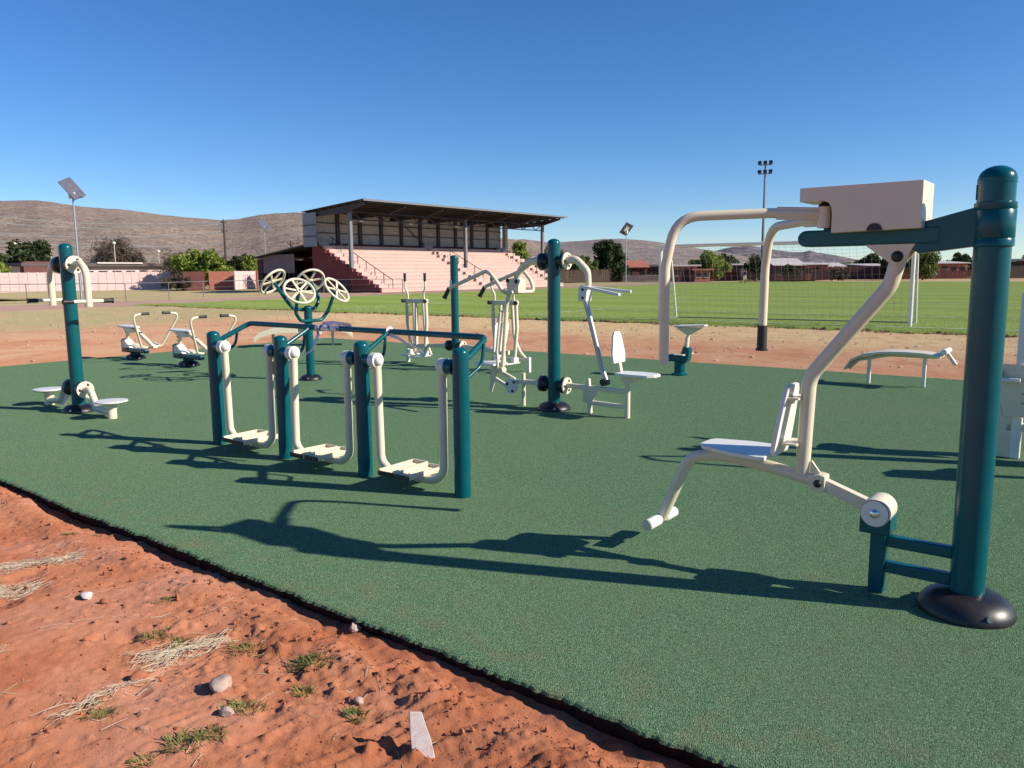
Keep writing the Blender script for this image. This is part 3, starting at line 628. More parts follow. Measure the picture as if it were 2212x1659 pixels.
# --- waist twister
tw = thing('waist_twister', 'twin waist twister with two round standing discs and hanging grip bars', 'gym machine', gp(172, 888), ROT_U)
post(tw, 0.0745, 1.985, lip=False); base_cover(tw, 0.19, 0.085)
for sg in (1, -1):
    hub(tw, 0, 1.735, sg, 0.100, 0.07, 0.19)
    ar = MB().tube([(sg * 0.205, 0, 1.735), (sg * 0.34, 0, 1.755), (sg * 0.475, 0, 1.66), (sg * 0.475, 0, 1.255)], 0.040, 18, [0.2, 0.17]).build('hanging_arm', CREAM, tw)
    br = MB().cyl((sg * 0.475, -0.27, 1.318), (sg * 0.475, 0.27, 1.318), 0.020, seg=14).build('handle_bar', CREAM, ar)
    for yy in (-1, 1): grip(br, (sg * 0.475, yy * 0.165, 1.318), (sg * 0.475, yy * 0.275, 1.318), 0.0255)
    hub(tw, 0, 0.275, sg, 0.098, 0.07, 0.19)
    MB().tube([(sg * 0.205, 0, 0.275), (sg * 0.33, 0, 0.285), (sg * 0.47, 0, 0.09), (sg * 0.80, 0, 0.055)], 0.038, 16, [0.14, 0.12]).build('step_arm', CREAM, tw)
    MB().prism([(sg * 0.22, 0.20), (sg * 0.42, 0.12), (sg * 0.76, 0.03), (sg * 0.40, 0.035)], (0, 0.006, 0), (1, 0, 0), (0, 0, 1), (0, -0.012, 0)).build('web_plate', WHITE, tw)
    pd = MB().lathe([(0.052, 0.0), (0.052, 0.105), (0.060, 0.11), (0.060, 0.165)], (sg * 0.82, 0, 0), seg=22).build('pedestal', CREAM, tw)
    MB().lathe([(0.09, 0.166), (0.165, 0.182), (0.178, 0.194), (0.174, 0.205), (0.02, 0.208)], (sg * 0.82, 0, 0), seg=36).build('standing_disc', WHITE, pd)

# --- tai chi wheels
tc = thing('tai_chi_wheels', 'teal stand of four cream spoked wheels on two curved forks', 'gym machine', gp(672, 820), ROT_U)
post(tc, 0.062, 1.135, lip=False); base_cover(tc, 0.165, 0.085)
def wheel(hubp, nrm, parent, r=0.222):
    nrm = Vector(nrm).normalized(); hubp = Vector(hubp)
    e1 = Vector((0, 0, 1)); e1 = (e1 - nrm * e1.dot(nrm)).normalized(); e2 = nrm.cross(e1)
    ring = [hubp + (e1 * math.cos(a) + e2 * math.sin(a)) * r for a in np.linspace(0, 2 * math.pi, 37)[:-1]]
    w = MB().tube(ring, 0.019, 10, closed=True).build('wheel', CREAM, parent)
    for k in range(6):
        a = k * math.pi / 3 + 0.25; d = e1 * math.cos(a) + e2 * math.sin(a)
        MB().bar(hubp + d * 0.03, hubp + d * (r - 0.008), 0.030, 0.012, nrm).build('spoke', CREAM, w)
    MB().cyl(hubp - nrm * 0.03, hubp + nrm * 0.022, 0.036, seg=18).build('wheel_hub', CREAM, w)
    MB().dome(hubp + nrm * 0.022, nrm, 0.016, 0.012, 12, 3).build('hub_cap', BLACK, w)
for sg, zb, zt, ln_ in ((-1, 0.905, 1.335, 0.235), (1, 1.075, 1.470, 0.325)):
    pts = [L(sg * ln_, -0.335, zt), L(sg * 0.10, -0.30, zb + 0.13), L(sg * 0.075, -0.19, zb), L(sg * 0.075, 0.19, zb), L(sg * 0.10, 0.30, zb + 0.13), L(sg * ln_, 0.335, zt)]
    fk = MB().tube(pts, 0.0265, 14, [0.14, 0.12, 0.12, 0.14]).build('fork', TEAL, tc)
    MB().box((sg * 0.06, 0, zb), (0.06, 0.05, 0.05)).build('fork_weld', TEAL, fk)
    for e in (-1, 1):
        wheel(L(sg * (ln_ + 0.035), e * 0.345, zt + 0.025), Vector((sg * 0.72, -e * 0.22, 0.62)), tc)

# --- two rowing riders
def rider(label, loc):
    t = thing('rowing_rider', label, 'gym machine', loc, ROT_U, 'rowing riders at the back of the mat')
    base_cover(t, 0.19, 0.095)
    MB().lathe([(0.085, 0.05), (0.095, 0.13)], seg=22).build('pedestal', TEAL, t)
    MB().box((-0.03, 0, 0.168), (0.86, 0.115, 0.085)).build('base_beam', TEAL, t, 0.03)
    MB().prism([(0.41, 0.12), (0.41, 0.36), (0.33, 0.39), (0.20, 0.22), (0.16, 0.12)], (0, 0.065, 0), (1, 0, 0), (0, 0, 1), (0, -0.13, 0)).build('rear_shroud', TEAL, t, 0.012)
    MB().prism([(0.35, 0.205), (0.35, 0.33), (0.27, 0.38), (0.05, 0.215)], (0, 0.075, 0), (1, 0, 0), (0, 0, 1), (0, -0.15, 0)).build('side_cover', WHITE, t, 0.008)
    MB().tube([(0.27, 0, 0.30), (0.26, 0, 0.42), (0.20, 0, 0.56)], 0.030, 14, 0.1).build('seat_stem', CREAM, t)
    MB().cyl((0.225, -0.05, 0.52), (0.225, 0.05, 0.52), 0.03, seg=14).build('pivot_pin', BLACK, t)
    MB().prism([(0.30, 0.575), (0.16, 0.50), (0.02, 0.51), (-0.12, 0.57), (0.0, 0.60), (0.30, 0.60)], (0, 0.06, 0), (1, 0, 0), (0, 0, 1), (0, -0.12, 0)).build('seat_bracket', WHITE, t)
    se = [(0.44, -0.06), (0.36, -0.13), (0.12, -0.14), (-0.08, -0.09), (-0.16, -0.05), (-0.16, 0.05), (-0.08, 0.09), (0.12, 0.14), (0.36, 0.13), (0.44, 0.06)]
    MB().prism(se, (0, 0, 0.605), (1, 0, 0.03), (0, 1, 0), (0, 0, 0.032)).build('seat', WHITE, t, 0.008)
    MB().bar((-0.10, 0, 0.575), (-0.70, 0, 0.285), 0.072, 0.055).build('main_bar', CREAM, t, 0.012)
    MB().box((-0.72, 0, 0.27), (0.16, 0.10, 0.06)).build('pivot_housing', CREAM, t, 0.02)
    for sg in (-1, 1):
        hb = MB().tube([L(-0.62, sg * 0.03, 0.25), L(-0.66, sg * 0.20, 0.28), L(-0.88, sg * 0.42, 0.80), L(-0.90, sg * 0.41, 0.885), L(-0.89, sg * 0.28, 0.905)], 0.020, 12, [0.07, 0.07, 0.07]).build('handlebar', CREAM, t)
        grip(hb, L(-0.89, sg * 0.285, 0.905), L(-0.887, sg * 0.135, 0.908), 0.024)
        MB().box(L(-0.46, sg * 0.17, 0.30), (0.20, 0.11, 0.014), Matrix.Rotation(R(-14), 3, 'Y')).build('footrest', CREAM, t)
    return t
rider('cream rowing rider on black base cover, farther from the air walkers', gp(293, 775))
rider('cream rowing rider beside the first air walker post, nearer of the two', gp(408, 790))

# --- double elliptical on the slim post
el = thing('double_cross_trainer', 'slim teal post carrying two cream cross trainers with upright hand poles', 'gym machine', gp(985, 793), ROT_U)
post(el, 0.066, 1.895, lip=False); base_cover(el, 0.17, 0.08)
MB().box((0.02, 0.068, 1.42), (0.05, 0.004, 0.12)).build('instruction_label', WHITE, el)
for sg in (1, -1):
    hub(el, 0, 0.365, sg, 0.09, 0.06, 0.16)
    MB().bar((sg * 0.17, 0, 0.365), (sg * 1.16, 0, 0.31), 0.055, 0.075).build('beam', CREAM, el, 0.01)
    c0 = sg * (0.915 if sg > 0 else 1.075)
    top = MB().bar((c0 - 0.27, 0, 1.115), (c0 + 0.27, 0, 1.115), 0.075, 0.075).build('cross_head', CREAM, el, 0.016)
    for e in (-1, 1): MB().cyl((c0 + e * 0.27, 0.04, 1.115), (c0 + e * 0.27, 0.075, 1.115), 0.032, seg=14).build('bearing_cap', BLACK, top)
    MB().bar((c0, 0.02, 0.31), (c0, 0, 1.09), 0.05, 0.05).build('upright', CREAM, el, 0.008)
    for e, sw in ((-1, 0.05), (1, -0.09)):
        x = c0 + e * 0.235
        lg = MB().tube([(x, 0, 1.10), (x + e * 0.03, sw * 0.4, 0.72), (x, sw, 0.22)], 0.030, 12, 0.3, flat=1.0).build('swing_leg', CREAM, el)
        MB().box((x, sw, 0.20), (0.075, 0.13, 0.09)).build('shoe', WHITE, lg, 0.012)
        MB().box((x - e * 0.03, sw + 0.06, 0.155), (0.12, 0.36, 0.018)).build('pedal', WHITE, lg, 0.004)
        MB().tube([(x - e * 0.03, 0, 1.12), (x - e * 0.045, 0.01, 1.24), (x + e * 0.02, 0.02, 1.36), (x + e * 0.01, 0.02, 1.46)], 0.017, 10, 0.15).build('hand_pole', CREAM, lg)
        grip(lg, (x + e * 0.01, 0.02, 1.46), (x + e * 0.01, 0.02, 1.60), 0.024)
    for e in (-1, 1):
        MB().tube([(c0 + e * 0.12, -0.05, 1.08), (c0 + e * 0.13, -0.07, 0.60), (c0 + e * (0.16 if sg > 0 else 0.22), -0.10, 0.33), (c0 + e * (0.2 if sg > 0 else 0.38), -0.14, 0.16)], 0.026, 12, 0.25).build('frame_leg', CREAM, el)
    MB().bar((c0 + sg * 0.38, -0.14, 0.0), (c0 + sg * 0.38, -0.14, 0.24), 0.05, 0.05).build('foot', WHITE, el)
    MB().bar((c0 - sg * 0.2, -0.14, 0.20), (c0 + sg * 0.40, -0.14, 0.20), 0.03, 0.03).build('lower_rail', CREAM, el)

# --- pull-down and press on the central post
cm = thing('pull_down_and_press_station', 'central teal post between a pull-down seat and a white-backed press seat', 'gym machine', gp(1197, 884), ROT_U)
post(cm, 0.0745, 1.975, lip=False); base_cover(cm, 0.195, 0.09)
for sg in (1, -1):
    hub(cm, 0, 1.72, sg, 0.095, 0.07, 0.17); hub(cm, 0, 0.295, sg, 0.095, 0.07, 0.17)
# pull-down half
MB().tube([(0.19, 0, 1.72), (0.33, 0, 1.73), (0.50, 0, 1.62), (0.545, 0, 1.44)], [0.050, 0.036], 16, [0.15, 0.2]).build('overhead_arm', CREAM, cm)
bx = MB().prism([(0.46, 1.355), (0.46, 1.50), (0.50, 1.535), (0.62, 1.52), (0.64, 1.46), (0.62, 1.355)], (0, 0.075, 0), (1, 0, 0), (0, 0, 1), (0, -0.15, 0)).build('lever_box', CREAM, cm, 0.006)
for x_, z_ in ((0.62, 1.50), (0.49, 1.49)): MB().dome((x_, 0.076, z_), (0, 1, 0), 0.026, 0.014, 14, 3).build('bolt_cap', BLACK, bx)
for sg in (-1, 1):
    hb = MB().tube([L(0.55, 0, 1.362), L(0.50, sg * 0.30, 1.365), L(0.58, sg * 0.335, 1.50), L(0.70, sg * 0.335, 1.625), L(1.28, sg * 0.335, 1.430), L(1.33, sg * 0.335, 1.40)], 0.0225, 14, [0.08, 0.2, 0.09, 0.05]).build('pull_bar', CREAM, cm)
    grip(hb, L(1.32, sg * 0.335, 1.415), L(1.40, sg * 0.335, 1.295), 0.0265)
MB().tube([(0.66, 0, 1.36), (0.70, 0, 1.20), (0.775, 0, 0.42)], 0.0255, 14, 0.2).build('drive_rod', CREAM, cm)
MB().cyl((0.775, -0.04, 0.41), (0.775, 0.04, 0.41), 0.035, seg=16).build('rod_end', CREAM, cm)
MB().bar((0.18, 0, 0.30), (0.60, 0, 0.285), 0.05, 0.055).build('base_beam', CREAM, cm, 0.008)
MB().cyl((0.45, 0, 0), (0.45, 0, 0.40), 0.026, seg=16).build('leg', CREAM, cm)
cam_pl = MB().lathe([(0.095, 0.0), (0.095, 0.016)], (0.60, 0.035, 0.235), (0, 1, 0), 26).build('cam_plate', WHITE, cm)
for a in (0.3, 2.3, 4.4): MB().dome((0.60 + 0.065 * math.cos(a), 0.051, 0.235 + 0.065 * math.sin(a)), (0, 1, 0), 0.019, 0.014, 12, 3).build('bolt_cap', BLACK, cam_pl)
MB().bar((0.58, 0, 0.31), (0.88, 0, 0.425), 0.035, 0.04).build('link_arm', CREAM, cm, 0.006)
MB().bar((0.60, 0, 0.18), (0.90, 0, 0.305), 0.035, 0.04).build('link_arm', CREAM, cm, 0.006)
MB().bar((0.90, 0, 0.30), (0.88, 0, 0.46), 0.045, 0.045).build('seat_stem', CREAM, cm, 0.008)
MB().prism([(0.95, 0.46), (0.98, 0.13), (0.94, 0.13), (0.86, 0.34), (0.84, 0.46)], (0, 0.006, 0), (1, 0, 0), (0, 0, 1), (0, -0.012, 0)).build('side_plate', CREAM, cm)
MB().prism([(0.80, -0.14), (1.06, -0.16), (1.14, -0.09), (1.14, 0.09), (1.06, 0.16), (0.80, 0.14)], (0, 0, 0.47), (1, 0, 0), (0, 1, 0), (0, 0, 0.026)).build('seat', WHITE, cm, 0.006)
bk = MB().prism([(0, -0.11), (0.33, -0.14), (0.36, -0.12), (0.36, 0.12), (0.33, 0.14), (0, 0.11)], (0.835, 0, 0.64), Vector((-0.14, 0, 1)).normalized(), (0, 1, 0), (-0.024, 0, -0.003)).build('backrest', WHITE, cm, 0.006)
MB().prism([(0, -0.09), (0.10, -0.07), (0.14, -0.04), (0.14, 0.04), (0.10, 0.07), (0, 0.09)], (0.785, 0, 1.005), Vector((-0.14, 0, 1)).normalized(), (0, 1, 0), (-0.020, 0, 0)).build('headrest', WHITE, cm, 0.006)
for y in (-0.07, 0.07): MB().tube([(0.79, y, 0.46), (0.80, y, 0.66), (0.74, y, 1.12)], 0.016, 10, 0.2).build('back_tube', CREAM, cm)
# press half
MB().tube([(-0.19, 0, 1.73), (-0.31, 0, 1.735), (-0.46, 0, 1.60), (-0.47, 0, 1.45), (-0.43, 0, 1.36)], [0.046, 0.030], 16, [0.12, 0.12, 0.08]).build('overhead_arm', CREAM, cm)
bx = MB().prism([(-0.37, 1.27), (-0.37, 1.42), (-0.42, 1.455), (-0.49, 1.43), (-0.47, 1.27)], (0, 0.06, 0), (1, 0, 0), (0, 0, 1), (0, -0.12, 0)).build('lever_box', WHITE, cm, 0.006)
for z_ in (1.40, 1.31): MB().dome((-0.43, 0.061, z_), (0, 1, 0), 0.017, 0.010, 12, 3).build('bolt_cap', BLACK, bx)
for sg, s1, z1 in ((-1, -0.96, 1.352), (1, -0.92, 1.375)):
    MB().bar(L(-0.47, sg * 0.05, 1.425), L(s1, sg * 0.16, z1), 0.040, 0.032).build('press_bar', WHITE, cm, 0.006)
MB().tube([(-0.43, 0, 1.28), (-0.47, 0, 1.15), (-0.66, 0, 0.50), (-0.705, 0, 0.40)], 0.030, 14, 0.3).build('press_column', STEEL, cm)
MB().bar((-0.18, 0, 0.30), (-1.0, 0, 0.285), 0.05, 0.055).build('base_beam', CREAM, cm, 0.008)
MB().cyl((-0.98, 0, 0), (-0.98, 0, 0.42), 0.030, seg=16).build('leg', CREAM, cm)
MB().bar((-0.50, 0, 0.0), (-0.47, 0, 0.40), 0.045, 0.045).build('leg', CREAM, cm, 0.008)
MB().prism([(-0.42, 0.30), (-0.62, 0.33), (-0.60, 0.22), (-0.52, 0.12), (-0.42, 0.13)], (0, 0.03, 0), (1, 0, 0), (0, 0, 1), (0, -0.012, 0)).build('side_plate', CREAM, cm)
MB().bar((-0.48, 0, 0.13), (-0.98, 0, 0.12), 0.04, 0.05).build('lower_rail', CREAM, cm, 0.008)
MB().cyl((-0.69, -0.05, 0.375), (-0.69, 0.05, 0.375), 0.04, seg=16).build('pivot_drum', BLACK, cm)
MB().prism([(-0.88, -0.12), (-1.10, -0.15), (-1.28, -0.13), (-1.34, -0.07), (-1.34, 0.07), (-1.28, 0.13), (-1.10, 0.15), (-0.88, 0.12)], (0, 0, 0.475), (1, 0, 0), (0, 1, 0), (0, 0, 0.030)).build('seat', WHITE, cm, 0.006)
MB().prism([(-0.92, 0.475), (-1.24, 0.475), (-1.02, 0.39), (-0.94, 0.39)], (0, 0.05, 0), (1, 0, 0), (0, 0, 1), (0, -0.10, 0)).build('seat_bracket', CREAM, cm)
MB().prism([(0, -0.125), (0.10, -0.135), (0.30, -0.085), (0.345, -0.05), (0.345, 0.05), (0.30, 0.085), (0.10, 0.135), (0, 0.125)], (-0.855, 0, 0.605), Vector((0.10, 0, 1)).normalized(), (0, 1, 0), (-0.024, 0, 0.002)).build('backrest', WHITE, cm, 0.006)
MB().bar((-0.90, 0, 0.46), (-0.845, 0, 0.70), 0.05, 0.04).build('back_stem', CREAM, cm, 0.006)

# --- small rocker behind the big lever arm
pn = thing('spring_rider', 'small pedestal rider with boxy teal base and cream saddle beside the bare strip', 'gym machine', gp(1468, 810), ROT_U)
MB().lathe([(0.125, 0.0), (0.125, 0.025), (0.085, 0.04), (0.085, 0.22)], seg=26).build('pedestal', TEAL, pn)
MB().box((0.02, 0, 0.265), (0.34, 0.16, 0.11)).build('base_box', TEAL, pn, 0.025)
MB().prism([(-0.16, 0.24), (-0.18, 0.42), (-0.08, 0.46), (-0.02, 0.30)], (0, 0.065, 0), (1, 0, 0), (0, 0, 1), (0, -0.13, 0)).build('shroud', TEAL, pn, 0.012)
MB().tube([(-0.10, 0, 0.40), (-0.12, 0, 0.58), (-0.17, 0, 0.73)], [0.034, 0.026], 14, 0.1).build('saddle_stem', CREAM, pn)
MB().prism([(0.06, 0.735), (-0.12, 0.63), (-0.16, 0.63), (-0.36, 0.745)], (0, 0.055, 0), (1, 0, 0), (0, 0, 1), (0, -0.11, 0)).build('saddle_bracket', CREAM, pn, 0.01)
MB().prism([(0.06, -0.11), (-0.20, -0.13), (-0.42, -0.06), (-0.44, 0.0), (-0.42, 0.06), (-0.20, 0.13), (0.06, 0.11)], (0, 0, 0.745), (1, 0, -0.05), (0, 1, 0), (0, 0, 0.026)).build('saddle', WHITE, pn, 0.008)
for sg in (-1, 1): MB().box(L(-0.06, sg * 0.15, 0.33), (0.16, 0.09, 0.014)).build('footrest', CREAM, pn)

# --- curved sit-up benches
def arc_board(prof, w, thick, o_, name, root, m):
    a = prof; b = [(p[0], p[1] - thick) for p in reversed(prof)]
    return MB().prism(a + b, (o_[0], o_[1] - w / 2, o_[2]), (1, 0, 0), (0, 0, 1), (0, w, 0)).build(name, m, root, 0.006)
b1 = thing('sit_up_bench', 'twin curved sit-up bench with cream boards behind the tai chi wheels', 'bench', gp(690, 746), R(12))
arc_board([(-1.40, 0.20), (-1.25, 0.32), (-1.0, 0.39), (-0.7, 0.41), (-0.45, 0.40)], 0.46, 0.13, (0, 0, 0.03), 'board', b1, CREAM)
arc_board([(0.75, 0.21), (0.62, 0.31), (0.45, 0.37), (0.2, 0.41), (-0.1, 0.43)], 0.46, 0.08, (0, 0, 0.03), 'board', b1, CREAM)
MB().box((-0.36, 0, 0.455), (0.44, 0.40, 0.05)).build('head_pad', WHITE, b1, 0.01)
MB().bar((-0.7, 0, 0.36), (0.3, 0, 0.36), 0.07, 0.06).build('spine', CREAM, b1)
for x_ in (-1.0, -0.25, 0.30): MB().bar((x_, 0.02, 0), (x_, 0.02, 0.37), 0.06, 0.06).build('leg', CREAM, b1, 0.008)
for x_ in (-0.18, 0.05): MB().cyl((x_, -0.22, 0.30), (x_, 0.22, 0.30), 0.035, seg=16).build('ankle_roller', WHITE, b1)
for k, (x_, z_) in enumerate(((0.50, 0.355), (0.60, 0.315), (0.69, 0.26))): MB().box((x_, 0, z_ + 0.012), (0.07, 0.43, 0.012), Matrix.Rotation(R(25 + 12 * k), 3, 'Y')).build('board_rib', WHITE, b1)
b2 = thing('abdominal_bench', 'low arched cream bench with end roller standing at the back mat edge', 'bench', G(*[sum(q) for q in zip(toG(gp(1938, 840)), (0, 0.35))]), ROT_U)
arc_board([(0.74, 0.22), (0.66, 0.35), (0.50, 0.43), (0.25, 0.475), (0, 0.485), (-0.25, 0.48), (-0.46, 0.455)], 0.36, 0.035, (0, 0, 0), 'board', b2, CREAM)
MB().tube([(0.72, 0, 0.20), (0.60, 0, 0.33), (0.2, 0, 0.42), (-0.40, 0, 0.42), (-0.50, 0, 0.50), (-0.62, 0, 0.33)], 0.026, 12, [0.1, 0.1, 0.1, 0.04]).build('spine', CREAM, b2)
MB().cyl((-0.50, -0.20, 0.505), (-0.50, 0.20, 0.505), 0.038, seg=16).build('leg_roller', WHITE, b2)
for x_ in (0.45, -0.25): MB().bar((x_, 0, 0), (x_, 0, 0.42), 0.045, 0.045).build('leg', WHITE, b2, 0.006)

# --- machine cut by the right edge of the picture
re = thing('shoulder_press_machine', 'cream machine with angular side plates half hidden behind the tall teal chest press post', 'gym machine', (4.62, 6.22, 0), ROT_U)
post(re, 0.0745, 1.98, (-0.25, 0, 0), False); base_cover(re, 0.2, 0.095, (-0.25, 0, 0))
MB().prism([(-0.30, 0.30), (-0.02, 0.34), (0.05, 0.45), (0.05, 0.62), (-0.02, 0.72), (-0.30, 0.70)], (0, 0, 0.52), (1, 0, 0), (0, 1, 0), (0, 0, 0.03)).build('side_seat', WHITE, re, 0.006)
MB().bar((-0.15, 0.5, 0), (-0.15, 0.5, 0.52), 0.07, 0.07).build('side_seat_post', CREAM, re, 0.008)
MB().bar((-0.25, 0.05, 0.22), (-0.15, 0.5, 0.20), 0.06, 0.06).build('side_beam', CREAM, re, 0.008)
MB().prism([(0, 0.32), (0.34, 0.36), (0.38, 0.50), (0.34, 0.64), (0, 0.68)], (-0.30, 0, 0.62), (-0.12, 0, 1), (0, 1, 0), (-0.03, 0, 0)).build('side_backrest', WHITE, re, 0.006)
hub(re, -0.25, 1.70, 1, 0.095, 0.07, 0.17); hub(re, -0.25, 0.30, 1, 0.095, 0.07, 0.17)
MB().bar((-0.06, 0, 0.30), (0.55, 0, 0.26), 0.06, 0.07).build('base_beam', CREAM, re, 0.008)
MB().tube([(-0.06, 0, 1.70), (0.10, 0, 1.71), (0.22, 0, 1.55), (0.30, 0, 1.38)], 0.040, 16, 0.14).build('overhead_arm', CREAM, re)
MB().box((0.30, 0, 1.38), (0.15, 0.16, 0.16)).build('lever_box', CREAM, re, 0.006)
for sg in (-1, 1):
    hb = MB().tube([L(-0.10, sg * 0.05, 1.70), L(-0.06, sg * 0.40, 1.74), L(0.04, sg * 0.50, 1.90), L(-0.30, sg * 0.52, 1.98), L(-0.46, sg * 0.50, 1.78)], 0.023, 14, 0.12).build('pull_bar', CREAM, re)
    grip(hb, L(-0.455, sg * 0.50, 1.785), L(-0.53, sg * 0.495, 1.66), 0.027)
MB().bar((0.47, 0.0, 0.0), (0.47, 0.0, 1.40), 0.075, 0.075).build('column', WHITE, re, 0.008)
MB().bar((0.47, 0.0, 1.37), (0.28, 0.0, 1.37), 0.07, 0.06).build('column_head', WHITE, re, 0.008)
sp_ = MB().prism([(0.28, 0.36), (0.28, 0.68), (0.42, 0.80), (0.66, 0.80), (0.66, 0.70), (0.56, 0.36)], (0, 0.06, 0), (1, 0, 0), (0, 0, 1), (0, -0.014, 0)).build('side_plate', CREAM, re, 0.003)
for z_ in (0.56, 0.48): MB().dome((0.44, 0.06, z_), (0, 1, 0), 0.012, 0.008, 10, 3).build('bolt', STEEL, sp_)
MB().prism([(0.50, 0.0), (0.50, 0.66), (0.68, 0.66), (0.64, 0.0)], (0, 0.03, 0), (1, 0, 0), (0, 0, 1), (0, -0.09, 0)).build('seat_column', CREAM, re, 0.01)
MB().prism([(0.46, -0.15), (0.80, -0.15), (0.86, -0.08), (0.86, 0.08), (0.80, 0.15), (0.46, 0.15)], (0, -0.02, 0.66), (1, 0, 0), (0, 1, 0), (0, 0, 0.03)).build('seat', WHITE, re, 0.006)
for x_, y_, z_ in ((0.32, 0.05, 0.86), (0.62, 0.09, 0.72)): MB().cyl((x_, y_ - 0.02, z_), (x_, y_ + 0.03, z_), 0.032, seg=16).build('knob', BLACK, re)

# --- barrier tape tied to the handrail
def ribbon(name, pts, w, m, parent=None, twist=0.0):
    mb = MB(); n = len(pts); vs_ = []
    for i, p in enumerate(pts):
        p = Vector(p); t = (Vector(pts[min(i + 1, n - 1)]) - Vector(pts[max(i - 1, 0)])).normalized()
        a = twist * i / n; side = Vector((0, 0, 1)); side = side - t * side.dot(t)
        if side.length < 0.2: side = Vector((1, 0.3, 0)); side = side - t * side.dot(t)
        side.normalize(); b = t.cross(side); sd = side * math.cos(a) + b * math.sin(a)
        th = t.cross(sd) * 0.0006
        vs_ += [p - sd * w / 2 - th, p + sd * w / 2 - th, p + sd * w / 2 + th, p - sd * w / 2 + th]
    fs_ = []
    for i in range(n - 1):
        for k in range(4): fs_.append((i * 4 + k, i * 4 + (k + 1) % 4, (i + 1) * 4 + (k + 1) % 4, (i + 1) * 4 + k))
    return mb.add(vs_, fs_).build(name, m, parent)
tp = thing('barrier_tape', 'faded pink tape wrapped on the handrail with a loose end hanging by the second post', 'tape', aw.matrix_basis @ Vector(L(1.95, 0.335, 1.13)), R(142.2))
wr = [(0.03 + 0.45 * -k / 40, 0.030 * math.cos(k * 1.5), 0.004 + 0.030 * math.sin(k * 1.5)) for k in range(41)]
wt = MB()
for k in range(2):
    xx = [0.04 - 0.155 * k - 0.16 * j / 9 for j in range(10)]
    wt.tube([(x_, 0.004 * math.sin(x_ * 60 + k), 0.003 * math.cos(x_ * 75)) for x_ in xx], 0.0255 + 0.001 * (k % 2), 11)
wt.build('wrap', TAPE, tp)
ribbon('loose_end', [(0.00, 0.03, 0.01), (-0.015, 0.035, -0.06), (0.01, 0.05, -0.13), (0.05, 0.07, -0.20), (0.10, 0.10, -0.235), (0.13, 0.14, -0.27)], 0.045, TAPE, tp, 2.0)
ribbon('flap', [(-0.02, -0.01, 0.035), (-0.16, -0.02, 0.048), (-0.30, -0.01, 0.042), (-0.42, 0.0, 0.036)], 0.035, TAPE, tp, 0.6)
tp2 = thing('tape_scrap', 'short loose scrap of pale tape stretched from the handrail bracket near the third post', 'tape', aw.matrix_basis @ Vector(L(1.06, 0.335, 1.13)), R(142.2))
ribbon('strip', [(0.0, 0.02, -0.02), (-0.10, 0.015, -0.045), (-0.20, 0.01, -0.085), (-0.30, 0.0, -0.12), (-0.36, -0.02, -0.16)], 0.03, TAPE, tp2, 1.4)
ribbon('knot', [(0.0, 0.027 * math.cos(a), 0.027 * math.sin(a)) for a in np.linspace(0, 6.2, 14)], 0.03, TAPE, tp2, 0.0)

# ------------------------------------------------------------------ grandstand
A = gp(825, 632); A.z = 0
gs = thing('grandstand', 'pink concrete grandstand with dark cantilever roof and corrugated back wall', 'grandstand', A, ROT_N)
LEN, NT_, RISE, RUN = 27.2, 12, 0.342, 0.70        # local x along the stand, y to the back
for i in range(NT_):
    t = MB(); y0 = i * RUN
    t.box((LEN / 2, (y0 + 8.75) / 2, (i + 0.5) * RISE), (LEN, 8.75 - y0, RISE - 0.002))
    t.box((LEN / 2 + 0.0, y0 + 0.20, (i + 1) * RISE + 0.02), (LEN + 0.02, 0.46, 0.05))
    t.build('tier', PINK, gs, smooth=False)
def stair(x0, w, m):
    for k in range(NT_):
        MB().box((x0 + w / 2, k * RUN + 0.55, (k + 1.5) * RISE + 0.004), (w, 0.34, RISE * 0.98)).build('stair_step', m, gs, smooth=False)
def stair_rail(x, y0=0.0, y1=8.0):
    pts = [(x, y0, y0 / RUN * RISE + 0.30), (x, y0 + 0.02, y0 / RUN * RISE + 1.05), (x, y1, y1 / RUN * RISE + 1.05)]
    rl = MB().tube(pts, 0.035, 8).build('stair_rail', DARKST, gs)
    k = y0 + 1.1
    while k < y1 + 0.1:
        MB().bar((x, k, k / RUN * RISE), (x, k, k / RUN * RISE + 1.05), 0.05, 0.05).build('rail_post', DARKST, rl); k += 1.1
stair(0.05, 1.15, PINK); stair(13.6, 1.25, PINK); stair(25.8, 1.3, PINK)
stair_rail(1.3); stair_rail(15.0, 0.3, 6.0); stair_rail(25.6, 0.3, 6.0)
poly = [(-0.05, 0)]
for i in range(NT_): poly += [(i * RUN - 0.05, (i + 1) * RISE + 0.06), ((i + 1) * RUN - 0.05, (i + 1) * RISE + 0.06)]
poly += [(8.80, NT_ * RISE + 0.06), (8.80, 0)]
MB().prism(poly, (-0.02, 0, 0), (0, 1, 0), (0, 0, 1), (-0.16, 0, 0)).build('side_wall', MAROON, gs, smooth=False)
op = MB(); op.box((-0.20, 4.6, 0.55), (0.05, 1.6, 1.3)); op.build('opening_shade_panel', DARKBRN, gs)  # solid dark panel painting the shade inside an opening
MB().box((LEN / 2, 8.85, 4.25), (LEN + 0.3, 0.24, 0.30)).build('ledge', BRICKD, gs)
